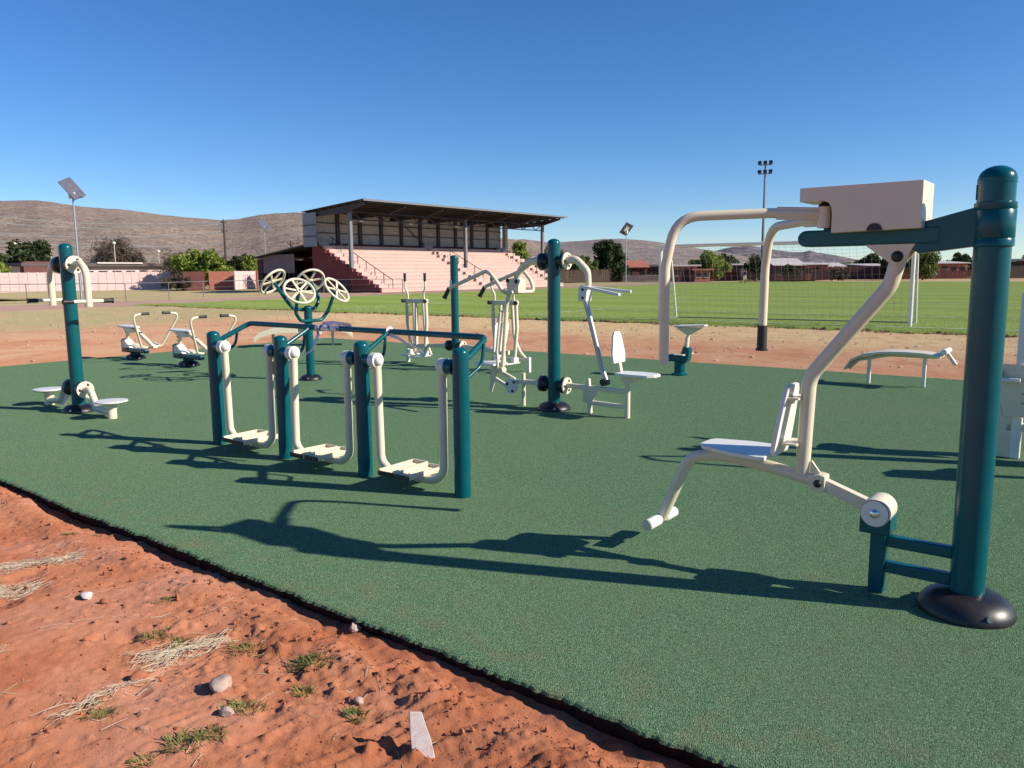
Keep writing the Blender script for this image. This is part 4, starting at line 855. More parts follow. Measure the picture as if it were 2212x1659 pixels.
def corrugated(w, h, pitch=0.19, depth=0.04):
    n = int(w / pitch); P = []
    for i in range(n):
        x = i * w / n; s = w / n
        P += [(x, 0), (x + s * 0.35, 0), (x + s * 0.45, depth), (x + s * 0.9, depth)]
    P.append((w, 0)); vs_ = []; fs_ = []
    for x, y in P: vs_ += [(x, y, 0), (x, y, h)]
    for i in range(len(P) - 1): fs_.append((2 * i, 2 * i + 2, 2 * i + 3, 2 * i + 1))
    b = len(vs_); vs_ += [(x, y + 0.03, z) for x, y, z in vs_]; fs_ += [tuple(b + k for k in reversed(f)) for f in fs_]
    return vs_, fs_
NB = 10; bw = LEN / NB
for k in range(NB):
    v_, f_ = corrugated(bw - 0.42, 2.72)
    m_ = MB().add([(p[0] + k * bw + 0.21, p[1] + 8.72, p[2] + 4.40) for p in v_], f_)
    ws = m_.build('wall_sheet', SHEET, gs, smooth=False)
    for z_ in (5.32, 6.22): MB().box((k * bw + bw / 2, 8.66, z_), (bw - 0.40, 0.06, 0.07)).build('girt', DARKST, ws)
    MB().box((k * bw, 8.70, 5.76), (0.36, 0.30, 2.72)).build('pillar', DARKST, gs)
MB().box((LEN + 0.1, 8.3, 5.7), (0.45, 0.45, 2.9)).build('end_pillar', PLASTER, gs)
v_, f_ = corrugated(1.9, 3.0)
MB().add([(p[1] - 0.45, p[0] + 7.75, p[2] + 4.05) for p in v_], f_).build('end_sheet', SHEETB, gs, smooth=False)
for z_ in (4.95, 5.95): MB().box((-0.50, 8.7, z_), (0.06, 1.9, 0.06)).build('end_girt', DARKST, gs)
# roof: falls gently to the back
RY0, RY1, RZ0, RZ1, RX0, RX1 = 1.55, 9.5, 7.76, 7.16, -0.55, 29.9
def rz(y): return RZ0 + (RZ1 - RZ0) * (y - RY0) / (RY1 - RY0)
nx_ = 16
for k in range(nx_):
    xa = RX0 + (RX1 - RX0) * k / nx_; xb = RX0 + (RX1 - RX0) * (k + 1) / nx_ - 0.03
    MB().prism([(RY0 - 0.25, rz(RY0 - 0.25)), (RY1 + 0.1, rz(RY1 + 0.1)), (RY1 + 0.1, rz(RY1 + 0.1) + 0.05), (RY0 - 0.25, rz(RY0 - 0.25) + 0.05)], (xa, 0, 0), (0, 1, 0), (0, 0, 1), (xb - xa, 0, 0)).build('roof_sheet', ROOFD, gs, smooth=False)
MB().box(((RX0 + RX1) / 2, RY0 - 0.30, RZ0 - 0.03), (RX1 - RX0 + 0.1, 0.06, 0.14)).build('fascia', GREYST, gs)
for y in np.linspace(RY0 + 0.1, RY1 - 0.3, 8):
    MB().box(((RX0 + RX1) / 2, y, rz(y) - 0.09), (RX1 - RX0 - 0.3, 0.08, 0.14)).build('purlin', DARKST, gs)
for x in (-0.2, 4.6, 9.5, 14.9, 20.0, 24.6, 28.9):
    rf = MB().prism([(RY0 + 0.05, rz(RY0) - 0.17), (RY1, rz(RY1) - 0.17), (RY1, rz(RY1) - 0.48), (4.2, rz(4) - 0.78), (RY0 + 0.05, rz(RY0) - 0.36)], (x - 0.07, 0, 0), (0, 1, 0), (0, 0, 1), (0.14, 0, 0)).build('rafter', DARKST, gs, smooth=False)
YC = 3.85
for x in (0.1, 15.2, 28.6):
    z0 = max(YC / RUN * RISE, 0) if x < LEN else 0
    c_ = MB().box((x, YC, (z0 + 6.95) / 2), (0.30, 0.30, 6.95 - z0)).build('column', GREYST, gs, 0.02)
tz0, tz1 = 6.28, 6.92
tr = MB()
tr.box((14.4, YC, tz1), (28.4, 0.10, 0.10)); tr.box((14.4, YC, tz0), (28.4, 0.10, 0.10))
nn_ = 24
for k in range(nn_):
    xa = 0.3 + 28.2 * k / nn_; xb = 0.3 + 28.2 * (k + 1) / nn_; z0, z1 = (tz0, tz1) if k % 2 else (tz1, tz0)
    tr.bar((xa, YC, z0), (xb, YC, z1), 0.07, 0.07)
tr.build('truss', DARKST, gs, smooth=False)
for x in (5.0, 11.5, 18.5): MB().box((x, 8.0, 6.52), (0.5, 0.3, 0.22)).build('floodlight', WHITE, gs)
MB().bar((11.3, 8.5, 6.3), (14.0, 8.5, 4.5), 0.08, 0.08).build('wall_brace', DARKST, gs)

# shed leaning against the stand
an = thing('lean_to_shed', 'low lean-to shed with pinkish sheet front and sloping dark roof', 'shed', A + G(8.95, 0.2), ROT_N)
MB().prism([(0, 4.25), (8.9, 3.15), (8.9, 3.27), (0, 4.37)], (-0.6, 0, 0), (0, 1, 0), (0, 0, 1), (7.5, 0, 0)).build('roof', ROOFD, an, smooth=False)
v_, f_ = corrugated(4.9, 1.75, 0.32)
MB().add([(p[1] - 0.05, p[0] + 3.0, p[2] + 1.72) for p in v_], f_).build('front_sheet', paint('pinkish_sheet', (0.30, 0.20, 0.20), 0.7, (0.2, 0.13, 0.12), 0.4, 0, 0.3, 0.9), an, smooth=False)
MB().box((0.05, 8.35, 1.55), (0.3, 0.75, 3.1)).build('corner_wall', BRICKD, an)
MB().box((5.5, 4.4, 1.6), (0.2, 8.6, 3.2)).build('rear_wall', BRICKD, an)
MB().box((2.9, 8.66, 1.5), (5.2, 0.14, 3.0)).build('end_wall', BRICKD, an)
MB().box((0.05, 5.2, 0.55), (0.24, 5.6, 1.1)).build('front_wall', BRICKD, an)
for k in range(7): MB().box((0.0, 3.2 + k * 0.75, 1.4), (0.08, 0.08, 0.62)).build('window_bar', DARKBRN, an)
# low maroon wall in front of the shed
lw = thing('low_wall', 'low maroon wall with a pale brick end pier before the lean-to shed', 'wall', gp(600, 627), 0)
e_ = gp(712, 627) - gp(600, 627)
MB().box((e_.x / 2, e_.y / 2, 0.62), (e_.x, 0.24, 1.24)).build('wall', BRICKD, lw)
MB().box((e_.x + 0.3, e_.y / 2 - 0.05, 0.65), (0.7, 0.4, 1.30)).build('pier', BRICK, lw)

# ------------------------------------------------------------------ walls, gate, fences on the left
def panel_wall(label, x0, x1, yb, Y0, Y1, h, n, m, name='boundary_wall', rows=4):
    a, b = at(x0, yb, Y0), at(x1, yb, Y1); a.z = b.z = 0
    w = thing(name, label, 'wall', a, math.atan2(b.y - a.y, b.x - a.x)); Lw = (b - a).length
    for k in range(n):
        s = Lw / n
        pn_ = MB()
        for j in range(rows):
            pn_.box((s * (k + 0.5), 0, h * (j + 0.5) / rows), (s - 0.10, 0.07, h / rows - 0.015))
        pn_.build('panel', m, w, smooth=False)
        MB().box((s * k, 0, h / 2 + 0.02), (0.12, 0.13, h + 0.04)).build('wall_post', m, w, smooth=False)
    return w
panel_wall('long pale pink precast boundary wall before the hill', -260, 372, 629, 77, 92, 2.05, 32, PINKW)
panel_wall('short pink precast wall between the brick gate piers and the shed', 508, 568, 624, 86, 93, 2.0, 7, PINKW)
gt = thing('gate_house', 'brick gate piers with dark steel gate between pink walls', 'gate', gp(476, 626), R(24))
for dx, w_, m_ in ((-2.6, 2.2, BRICKD), (0.2, 2.6, BRICK), (5.0, 2.2, BRICK)):
    MB().box((dx, 0.6, 1.0), (w_, 1.0, 2.0)).build('pier', m_, gt)
gtl = MB().box((2.7, 0.2, 1.0), (2.2, 0.06, 0.06)).build('gate', DARKST, gt)
for k in range(9): MB().box((1.7 + k * 0.25, 0.2, 0.85), (0.035, 0.035, 1.6)).build('gate_bar', DARKST, gtl)

def pipe_fence(label, pix, h=1.15, wires=2):
    P = [gp(*p) for p in pix]; o_ = P[0].copy()
    f = thing('pipe_fence', label, 'fence', o_, 0.0, 'pipe fences on the dry grass')
    P = [p - o_ for p in P]
    for a, b in zip(P[:-1], P[1:]):
        n = max(1, round((b - a).length / 5.0))
        for k in range(n):
            p = a.lerp(b, k / n); MB().cyl(p + Vector((0, 0, -0.05)), p + Vector((0, 0, h)), 0.028, seg=8).build('fence_post', GREYST, f)
    MB().cyl(P[-1] + Vector((0, 0, -0.05)), P[-1] + Vector((0, 0, h)), 0.035, seg=8).build('fence_post', GREYST, f)
    for a, b in zip(P[:-1], P[1:]):
        MB().tube([a + Vector((0, 0, h)), b + Vector((0, 0, h))], 0.020, 8).build('top_rail', GREYST, f)
        for k in range(wires):
            z = h * (k + 0.6) / (wires + 0.6); MB().tube([a + Vector((0, 0, z)), b + Vector((0, 0, z))], 0.008, 5).build('wire', GREYST, f)
pipe_fence('low steel pipe fence running from the dry grass to the stand', [(440, 641), (560, 638), (700, 635), (870, 633)], 1.15)
pipe_fence('low steel pipe fence crossing the dry grass before the pink boundary wall', [(-160, 655), (59, 654), (273, 653), (366, 648), (440, 642)], 1.15, 2)

# long building behind the wall
lb = thing('long_building', 'long low pink building with a dark flat roof behind the boundary wall', 'building', at(52, 620, 99) * 1.0, 0)
lb.location.z = 0
lbv = at(362, 600, 116) - at(52, 600, 99); lb.rotation_euler = (0, 0, math.atan2(lbv.y, lbv.x))
W_ = lbv.length
MB().box((W_ / 2, 4, 1.45), (W_, 8, 2.9)).build('wall', PINKW, lb)
MB().box((W_ * 0.17, -0.3, 2.75), (W_ * 0.36, 0.9, 1.5)).build('dark_fascia', BRICKD, lb)
MB().box((W_ / 2, 4, 3.12), (W_ + 1.0, 9.6, 0.42)).build('roof', ROOFD, lb)
MB().box((W_ * 0.62, 0.5, 3.36), (W_ * 0.33, 3, 0.18)).build('roof_light', ROOFL, lb)
for k, fx in enumerate((0.10, 0.20, 0.42, 0.52, 0.62, 0.72, 0.82, 0.92)):
    wv = MB().box((W_ * fx, -0.03, 2.1), (1.3, 0.1, 0.45)).build('window', GLASS, lb)
    MB().box((W_ * fx, -0.08, 1.85), (1.5, 0.12, 0.08)).build('sill', PLASTER, wv)

# ------------------------------------------------------------------ lamps, poles, wires
def solar_lamp(label, base, h, turn=0.0, pw=1.15):
    t = thing('solar_street_lamp', label, 'street lamp', base, turn, 'solar street lamps')
    MB().lathe([(0.075, -0.1), (0.05, h)], seg=10).build('pole', STEEL, t)
    rot = Matrix.Rotation(R(52), 3, 'Y') @ Matrix.Rotation(R(38), 3, 'X')
    p = MB().box((0, 0, h + 0.12), (pw * 1.15, pw * 0.85, 0.045), rot).build('solar_panel', paint('solar_cells', (0.10, 0.10, 0.13), 0.2, (0.3, 0.3, 0.32), 0.2), t)
    MB().box(Vector((0, 0, h + 0.12)) - rot @ Vector((0, 0, 0.05)), (pw * 0.5, pw * 0.36, 0.05), rot).build('panel_frame', WHITE, p)
    MB().box((-0.02, 0, h - 0.28), (0.36, 0.32, 0.36)).build('battery_box', WHITE, t, 0.02)
    MB().tube([(0.02, 0, h - 0.50), (0.16, 0, h - 0.44), (0.34, 0, h - 0.36)], 0.025, 8).build('lamp_arm', DARKST, t)
    MB().box((0.42, 0, h - 0.36), (0.26, 0.14, 0.05)).build('lamp_head', DARKST, t)
b_ = gp(177, 655); solar_lamp('tall solar street lamp rising behind the waist twister', b_, at(162, 412, b_.y).z, 0.3, 1.15)
b_ = at(576, 600, 120); b_.z = 0; solar_lamp('white solar street lamp standing before the hill beside the stand', b_, at(569, 487, 120).z, 0.2, 1.6)
b_ = at(1352, 600, 110); b_.z = 0; solar_lamp('slender solar street lamp beside the big dark tree across the pitch', b_, at(1346, 497, 110).z, 2.6, 1.5)
def street_lamp(label, px, ytop, Y):
    b = at(px, 600, Y); b.z = 0; h = at(px, ytop, Y).z
    t = thing('street_lamp', label, 'street lamp', b, 0, 'white-headed lamps behind the boundary wall')
    MB().lathe([(0.09, 0), (0.06, h)], seg=8).build('pole', PLASTER, t)
    MB().lathe([(0.04, h), (0.22, h + 0.08), (0.26, h + 0.28), (0.05, h + 0.42)], seg=10).build('lamp_head', WHITE, t)
street_lamp('white-headed lamp post before the dark evergreen tree', 38, 530, 108)
street_lamp('white-headed lamp post just left of the waist twister post', 114, 547, 125)
street_lamp('white-headed lamp post before the bare brown thicket', 252, 528, 112)
street_lamp('white-headed lamp post at the right end of the long pink building', 346, 546, 118)
def utility_pole(label, px, ytop, Y, cross=True):
    b = at(px, 600, Y); b.z = 0; h = at(px, ytop, Y).z
    t = thing('utility_pole', label, 'utility pole', b, 0.2, 'utility poles')
    MB().lathe([(0.22, 0), (0.15, h)], seg=8).build('pole', DARKST, t)
    if cross:
        for dz, w in ((0.5, 1.0), (2.0, 0.9)):
            ca = MB().box((0, 0, h - dz), (w, 0.12, 0.14)).build('cross_arm', BARK, t)
            for e in (-1, 1): MB().cyl((e * w * 0.45, 0, h - dz + 0.07), (e * w * 0.45, 0, h - dz + 0.3), 0.06, seg=8).build('insulator', DARKST, ca)
    return t, b, h
t_, pb, ph = utility_pole('tall dark utility pole carrying the wires before the hill', 490, 474, 140)
utility_pole('short dark utility pole with crossarm behind the lean-to shed', 632, 520, 120)
utility_pole('thin pole beside the tree row across the pitch', 1888, 540, 150, False)
wr_ = thing('power_lines', 'thin pale power lines strung across the hillside from the dark pole', 'power line', pb + Vector((0, 0, ph)))
for k, (xl, yl, dz) in enumerate(((-120, 452, -0.4), (-120, 466, -0.9), (-120, 489, -2.2), (-120, 505, -4.2), (-120, 528, -6.5))):
    a = at(xl, yl, 175) - (pb + Vector((0, 0, ph))); b = Vector((0, 0, dz)); pts = []
    for i in range(25):
        s = i / 24; p = a.lerp(b, s); p.z -= 3.0 * 4 * s * (1 - s) * 0.5; pts.append(p)
    MB().tube(pts, 0.07, 5).build('wire', WHITE, wr_)
fm_b = at(1645, 600, 130); fm_b.z = 0; fh = at(1657, 352, 130).z
fm = thing('floodlight_mast', 'very tall slim stadium floodlight mast standing across the pitch', 'floodlight', fm_b, R(-25))
MB().lathe([(0.28, 0), (0.12, fh)], seg=10).build('mast', GREYST, fm)
for dz in (0.3, 1.7):
    bar_ = MB().box((0, 0, fh - dz), (2.0, 0.12, 0.12)).build('lamp_bar', DARKST, fm)
    for e in (-0.85, 0, 0.85): MB().box((e, -0.2, fh - dz + 0.35), (0.55, 0.30, 0.50), Matrix.Rotation(R(-20), 3, 'X')).build('lamp', DARKST, bar_)

# ------------------------------------------------------------------ goal
g0, g1 = gp(1425, 692), gp(1965, 706)
gl = thing('football_goal', 'large white football goal with curved rear stanchions and thin net', 'football goal', g0, math.atan2(g1.y - g0.y, g1.x - g0.x))
GW, GH, GD = (g1 - g0).length, 2.38, 1.5           # local y points away from the camera, the net hangs on that... the near side
for x in (0, GW):
    MB().cyl((x, 0, 0), (x, 0, GH), 0.055, seg=16).build('goal_post', WHITE, gl)
    MB().tube([(x, 0, GH - 0.02), (x, 0.55, GH), (x, 0.95, GH - 0.45), (x, GD, 0.0)], 0.032, 12, [0.2, 0.35]).build('stanchion', WHITE, gl)
MB().cyl((-0.05, 0, GH), (GW + 0.05, 0, GH), 0.055, seg=16).build('crossbar', WHITE, gl)
MB().tube([(0, 0.05, 0.03), (0, GD, 0.03), (GW, GD, 0.03), (GW, 0.05, 0.03)], 0.02, 8).build('ground_bar', GREYST, gl)
NET = paint('grey_net_cord', (0.30, 0.28, 0.27), 0.9)
def netp(t):      # profile of the net sheet from crossbar to the ground
    pr = [(0.0, GH), (0.55, GH - 0.03), (0.95, GH - 0.50), (1.25, 0.9), (GD, 0.02)]
    s = t * (len(pr) - 1); i = min(int(s), len(pr) - 2); f = s - i
    return pr[i][0] * (1 - f) + pr[i + 1][0] * f, pr[i][1] * (1 - f) + pr[i + 1][1] * f
nt = MB(); NXN, NZN = 37, 18
def cord(a, b): nt.bar(a, b, 0.0045, 0.0045)
pt = lambda i, j: (i * GW / NXN, netp(j / NZN)[0] + 0.04 * math.sin(i * 0.7 + j), netp(j / NZN)[1] - 0.03 * abs(math.sin(i * 0.4)))
for i in range(NXN + 1):
    for j in range(NZN): cord(pt(i, j), pt(i, j + 1))
for j in range(1, NZN + 1):
    for i in range(NXN): cord(pt(i, j), pt(i + 1, j))
for x in (0, GW):
    for j in range(1, NZN):
        y, z = netp(j / NZN); cord((x, 0, z), (x, y, z))
    for k in range(1, 6):
        y = GD * k / 6; cord((x, y, 0.02), (x, y, GH - max(0, (y - 0.5)) * 2.2))
nt.build('net', NET, gl, smooth=False)

# ------------------------------------------------------------------ trees
def tree(name, label, base, h, rx, ry, rzv, cz_, m, nl, leaf, seed, trunk_r=0.18, group='trees round the field', bare=False, cat='tree'):
    rg = np.random.default_rng(seed); t = thing(name, label, cat, base, rg.uniform(0, 6), group)
    tk = MB(); top = Vector((rg.uniform(-.2, .2), rg.uniform(-.2, .2), cz_ * 0.85))
    tk.tube([(0, 0, -0.1), (rg.uniform(-.15, .15), rg.uniform(-.15, .15), cz_ * 0.45), top], [trunk_r, trunk_r * 0.5], 8)
    limbs = []
    for k in range(7 if not bare else 16):
        a = rg.uniform(0, 6.28); el = rg.uniform(0.1, 0.95); z0 = cz_ * rg.uniform(0.3, 0.8)
        e = Vector((math.cos(a) * rx * 0.8 * rg.uniform(.5, 1), math.sin(a) * ry * 0.8 * rg.uniform(.5, 1), cz_ + rzv * (el - 0.35)))
        s = Vector((0, 0, z0)); mid = s.lerp(e, 0.5) + Vector((0, 0, 0.15 * h * rg.uniform(-.3, .6)))
        tk.tube([s, mid, e], [trunk_r * 0.45, trunk_r * 0.08], 6, 0.5); limbs.append(e)
    tk.build('trunk', BARK, t)
    nc = 42 if not bare else 34; nl = int(nl * (1.5 if not bare else 1.0)); leaf *= 1.15
    d = rg.normal(size=(nc, 3)); d /= np.linalg.norm(d, axis=1)[:, None]
    cc = d * rg.uniform(0.35, 0.95, (nc, 1)) * np.array([rx, ry, rzv]) + np.array([0, 0, cz_ + rzv * 0.1])
    cr_ = rg.uniform(0.26, 0.50, nc) * min(rx, rzv) * (1.0 if not bare else 1.1)
    ci = rg.integers(0, nc, nl); dd = rg.normal(size=(nl, 3)); dd /= np.linalg.norm(dd, axis=1)[:, None]
    P = cc[ci] + dd * (cr_[ci] * rg.random(nl) ** 0.45)[:, None]
    P[:, 2] = np.maximum(P[:, 2], 0.15 + 0.2 * rg.random(nl))
    a = rg.normal(size=(nl, 3)); a /= np.linalg.norm(a, axis=1)[:, None]; b = np.cross(a, rg.normal(size=(nl, 3))); b /= np.linalg.norm(b, axis=1)[:, None]
    sz = leaf * rg.uniform(0.6, 1.3, (nl, 1)); b = b * (0.55 if not bare else 0.10)
    V = np.stack([P - a * sz, P + b * sz, P + a * sz, P - b * sz], 1).reshape(-1, 3)
    mesh_np('crown', V, np.arange(4 * nl).reshape(-1, 4), m, t)
    return t
def tpx(px, Y): b = at(px, 600, Y); b.z = 0; return b
def auto_tree(name, label, x0, x1, ytop, Y, m, seed, nl=2600, leaf=0.22, cfrac=0.62, bare=False, depth=1.0, cat='tree'):
    b = tpx((x0 + x1) / 2, Y); rx = (x1 - x0) / 2 / FOC * Y; h = at((x0 + x1) / 2, ytop, Y).z
    rzv = min(h * 0.48, h * (1 - cfrac) + rx * 0.55) if not bare else h * 0.48
    return tree(name, label, b, h, rx, rx * depth, rzv, h - rzv * 1.05, m, nl, leaf, seed, max(0.08, h * 0.028), bare=bare, cat=cat)
auto_tree('evergreen_tree', 'dark olive evergreen tree behind the boundary wall beside a lamp post', 14, 112, 516, 106, LEAF_D, 1, 4200, 0.24)
auto_tree('evergreen_tree', 'low dark shrubby tree beyond the boundary wall left of the dark evergreen', -60, 30, 545, 112, LEAF_D, 2, 2600, 0.24)
auto_tree('green_tree', 'bright green tree standing before the pink boundary wall below the dark evergreen', -70, 20, 552, 84, LEAF_G, 3, 3000, 0.17)
auto_tree('bare_thicket', 'brown leafless thicket behind the long pink building', 196, 305, 524, 118, LEAF_B, 4, 5200, 0.42, 0.5, True)
auto_tree('bare_thicket', 'brown leafless bush behind the bright green tree', 352, 420, 545, 112, LEAF_B, 5, 3000, 0.36, 0.5, True)
auto_tree('green_tree', 'wide bright green tree spreading over the end of the pink boundary wall', 368, 500, 541, 90, LEAF_G, 6, 5200, 0.17, 0.55)
auto_tree('bare_thicket', 'leafless twiggy bush leaning on the pink wall below the bright green tree', 345, 415, 596, 85.5, LEAF_B, 7, 2200, 0.30, 0.5, True)
auto_tree('evergreen_tree', 'dark bush between the utility pole and the lean-to shed', 490, 560, 555, 130, LEAF_D, 8, 2600, 0.28)
auto_tree('green_tree', 'small bright green tree left of the lean-to shed', 524, 564, 556, 100, LEAF_G, 9, 2200, 0.17)
auto_tree('bare_thicket', 'pale brown bush showing above the lean-to shed roof', 612, 690, 530, 112, LEAF_B, 10, 2600, 0.4, 0.5, True)
auto_tree('green_tree', 'bright green tree just beyond the right end of the stand', 1098, 1146, 517, 112, LEAF_G, 11, 3000, 0.19)
auto_tree('green_tree', 'pale green tree behind the central teal post', 1172, 1222, 530, 135, LEAF_M, 12, 2200, 0.22)
auto_tree('dark_tree', 'big dark leafy tree with visible trunk across the pitch', 1277, 1348, 513, 122, LEAF_D, 13, 5000, 0.22, 0.45)
auto_tree('green_bush', 'mid green bush left of the big dark tree across the pitch', 1215, 1292, 556, 118, LEAF_M, 14, 3000, 0.2, 0.7)
auto_tree('dark_tree', 'round dark bush under the big dark tree across the pitch', 1320, 1358, 568, 118, LEAF_D, 15, 1800, 0.2, 0.7)
auto_tree('green_tree', 'broad bright green tree behind the brick building across the pitch', 1484, 1578, 542, 116, LEAF_G, 16, 5000, 0.2, 0.5)
auto_tree('dark_tree', 'dark tree right of the broad bright green tree across the pitch', 1556, 1592, 543, 130, LEAF_D, 17, 2200, 0.24)
auto_tree('dark_tree', 'dark bushy tree between the white-roofed shed and the floodlight mast', 1606, 1656, 558, 118, LEAF_D, 18, 2400, 0.22)
auto_tree('dark_tree', 'dark shrub before the grey roofed house across the pitch', 1690, 1722, 572, 117, LEAF_D, 19, 1400, 0.2)
auto_tree('dark_bush', 'round brown-green bush between houses across the pitch', 1790, 1832, 582, 116, LEAF_B, 20, 2000, 0.25)
auto_tree('green_tree', 'low pale green tree row behind the far houses', 1795, 1870, 566, 160, LEAF_M, 21, 2600, 0.3, 0.7)
auto_tree('dark_tree', 'dark tree left of the goal post behind the maroon fence', 1850, 1912, 553, 140, LEAF_D, 22, 2600, 0.28)
auto_tree('dark_tree', 'dark tree behind the hanging seat tube across the pitch', 1900, 1960, 546, 118, LEAF_D, 23, 2400, 0.24)
auto_tree('green_tree', 'tall loose green tree seen under the chest press bracket', 1962, 2024, 530, 113, LEAF_M, 24, 4200, 0.2, 0.5)
auto_tree('dark_tree', 'wide dark tree left of the tall chest press post across the pitch', 2034, 2110, 552, 138, LEAF_D, 25, 3000, 0.24)
auto_tree('dark_tree', 'dark tree right of the tall chest press post across the pitch', 2180, 2250, 553, 138, LEAF_D, 26, 2600, 0.24)

# ------------------------------------------------------------------ houses across the pitch
def house(label, x0, x1, ye, Y, hw, m, roof, depth=7.0, kind='mono', wins=3, rh=0.5, turn=0.0, name='house'):
    a, b = tpx(x0, Y), tpx(x1, Y); w = (b - a).length
    t = thing(name, label, 'house', a, turn, 'houses across the pitch'); h = hw * 0.84; rh *= 0.8
    MB().box((w / 2, depth / 2, h / 2), (w, depth, h)).build('wall', m, t)
    if kind == 'mono':
        MB().prism([(-0.4, h + 0.02), (depth + 0.4, h + rh + 0.02), (depth + 0.4, h + rh + 0.14), (-0.4, h + 0.14)], (-0.35, 0, 0), (0, 1, 0), (0, 0, 1), (w + 0.7, 0, 0)).build('roof', roof, t, smooth=False)
    elif kind == 'gable':
        MB().prism([(-0.4, h), (depth / 2, h + rh), (depth + 0.4, h), (depth + 0.4, h + 0.12), (depth / 2, h + rh + 0.14), (-0.4, h + 0.12)], (-0.35, 0, 0), (0, 1, 0), (0, 0, 1), (w + 0.7, 0, 0)).build('roof', roof, t, smooth=False)
        MB().prism([(0, h - 0.02), (depth, h - 0.02), (depth / 2, h + rh - 0.05)], (0.0, 0, 0), (0, 1, 0), (0, 0, 1), (w, 0, 0)).build('gable_wall', m, t, smooth=False)
    else:
        MB().box((w / 2, depth / 2, h + 0.12), (w + 0.9, depth + 0.9, 0.22)).build('roof', roof, t)
    for k in range(wins):
        x = w * (k + 0.5) / wins
        if k == wins // 2 and wins > 2:
            MB().box((x, -0.03, h * 0.42), (0.9, 0.08, h * 0.84)).build('door', DARKBRN, t)
        else:
            q = MB().box((x, -0.02, h * 0.58), (min(1.4, w / wins * 0.6), 0.07, h * 0.36)).build('window', GLASS, t)
            MB().box((x, -0.06, h * 0.58 - h * 0.19), (min(1.6, w / wins * 0.7), 0.1, 0.07)).build('sill', PLASTER, q)
    return t
house('red pergola-fronted house left of the goal', 1345, 1398, 0, 124, 2.5, BRICKD, BRICK, 6, 'gable', 3, 1.3, 0.05)
house('dark verandah house just behind the left goal post', 1396, 1448, 0, 126, 2.7, DARKBRN, ROOFD, 7, 'mono', 4, 0.3)
house('pink brick flat-roofed building right of the left goal post', 1455, 1506, 0, 113, 2.6, BRICK, ROOFL, 8, 'flat', 3)
house('brick annex with low pink parapet', 1500, 1534, 0, 112, 1.9, BRICK, BRICK, 5, 'flat', 2)
house('low brown brick outbuilding beside the two people', 1536, 1598, 0, 119, 1.5, BRICKD, BRICKD, 4, 'flat', 0, name='outbuilding')
house('dark shed with a white sheet roof', 1566, 1606, 0, 126, 2.8, DARKBRN, ROOFL, 6, 'mono', 2, 0.3, name='shed')
house('house with wide pale grey gabled roof', 1672, 1735, 0, 122, 2.6, BRICKD, ROOFL, 8, 'gable', 4, 1.3)
house('brick house with flat white roof', 1738, 1788, 0, 122, 2.7, BRICK, ROOFL, 8, 'mono', 3, 0.4)
house('small plaster house with pale gable', 1786, 1822, 0, 126, 2.3, PLASTER, ROOFL, 6, 'gable', 2, 0.7)
house('long brown house behind the maroon fence', 1872, 1935, 0, 128, 2.4, DARKBRN, ROOFL, 8, 'mono', 5, 0.4)
house('red house with pale flat roof left of the tall chest press post', 1990, 2088, 0, 124, 2.7, BRICK, ROOFL, 8, 'mono', 5, 0.5)
house('dark house right of the tall chest press post', 2176, 2290, 0, 122, 3.0, DARKBRN, ROOFD, 8, 'mono', 5, 0.4)
house('grey roofed low house seen between the stand and the big dark tree', 1120, 1175, 0, 140, 2.9, DARKBRN, ROOFD, 8, 'mono', 3, 0.3)
house('dim grey house behind the big dark tree', 1322, 1352, 0, 140, 4.2, GREYST, ROOFD, 8, 'gable', 2, 1.4)

def slat_fence(label, x0, x1, Y0, Y1, h, n, m, rails=2, gap=0.3, jit=0.1, seed=0):
    rg = random.Random(seed); a, b = tpx(x0, Y0), tpx(x1, Y1); Lf = (b - a).length
    f = thing('slat_fence', label, 'fence', a, math.atan2(b.y - a.y, b.x - a.x), 'paling fences across the pitch'); s = Lf / n; meshes = []
    for k in range(6):
        hh = h * (1 + rg.uniform(-jit, jit)); me = MB().box((0, 0, hh / 2), (s * (1 - gap), 0.05, hh)).build('slat', m, f, smooth=False); me.location = (s * (k + 0.5), 0, 0); meshes.append(me)
    for k in range(6, n):
        o_ = meshes[rg.randrange(6)].copy(); col.objects.link(o_); o_.parent = f; o_.location = (s * (k + 0.5), 0, 0); o_.rotation_euler = (0, rg.uniform(-.03, .03), 0)
    for k in range(rails): MB().box((Lf / 2, 0.06, h * (0.3 + 0.45 * k)), (Lf, 0.05, 0.08)).build('rail', m, f)
slat_fence('rough paling fence below the grey roofed houses', 1612, 1800, 116, 114, 1.35, 110, DARKBRN, 2, 0.45, 0.2, 1)
slat_fence('tall maroon paling fence across the pitch', 1768, 1978, 121, 119, 1.9, 120, BRICKD, 2, 0.08, 0.08, 2)
slat_fence('low maroon and pale paling fence before the red house', 1976, 2112, 119, 118, 1.3, 70, BRICKD, 2, 0.3, 0.1, 3)
slat_fence('dark paling fence right of the tall chest press post', 2150, 2300, 118, 118, 1.9, 70, DARKBRN, 2, 0.2, 0.1, 4)
slat_fence('grey brushwood fence between the stand and the dark tree', 1182, 1345, 112, 118, 1.7, 130, BARK, 2, 0.25, 0.15, 5)
slat_fence('low pale fence before the pergola house', 1345, 1450, 112, 110, 1.0, 60, PLASTER, 2, 0.45, 0.1, 6)

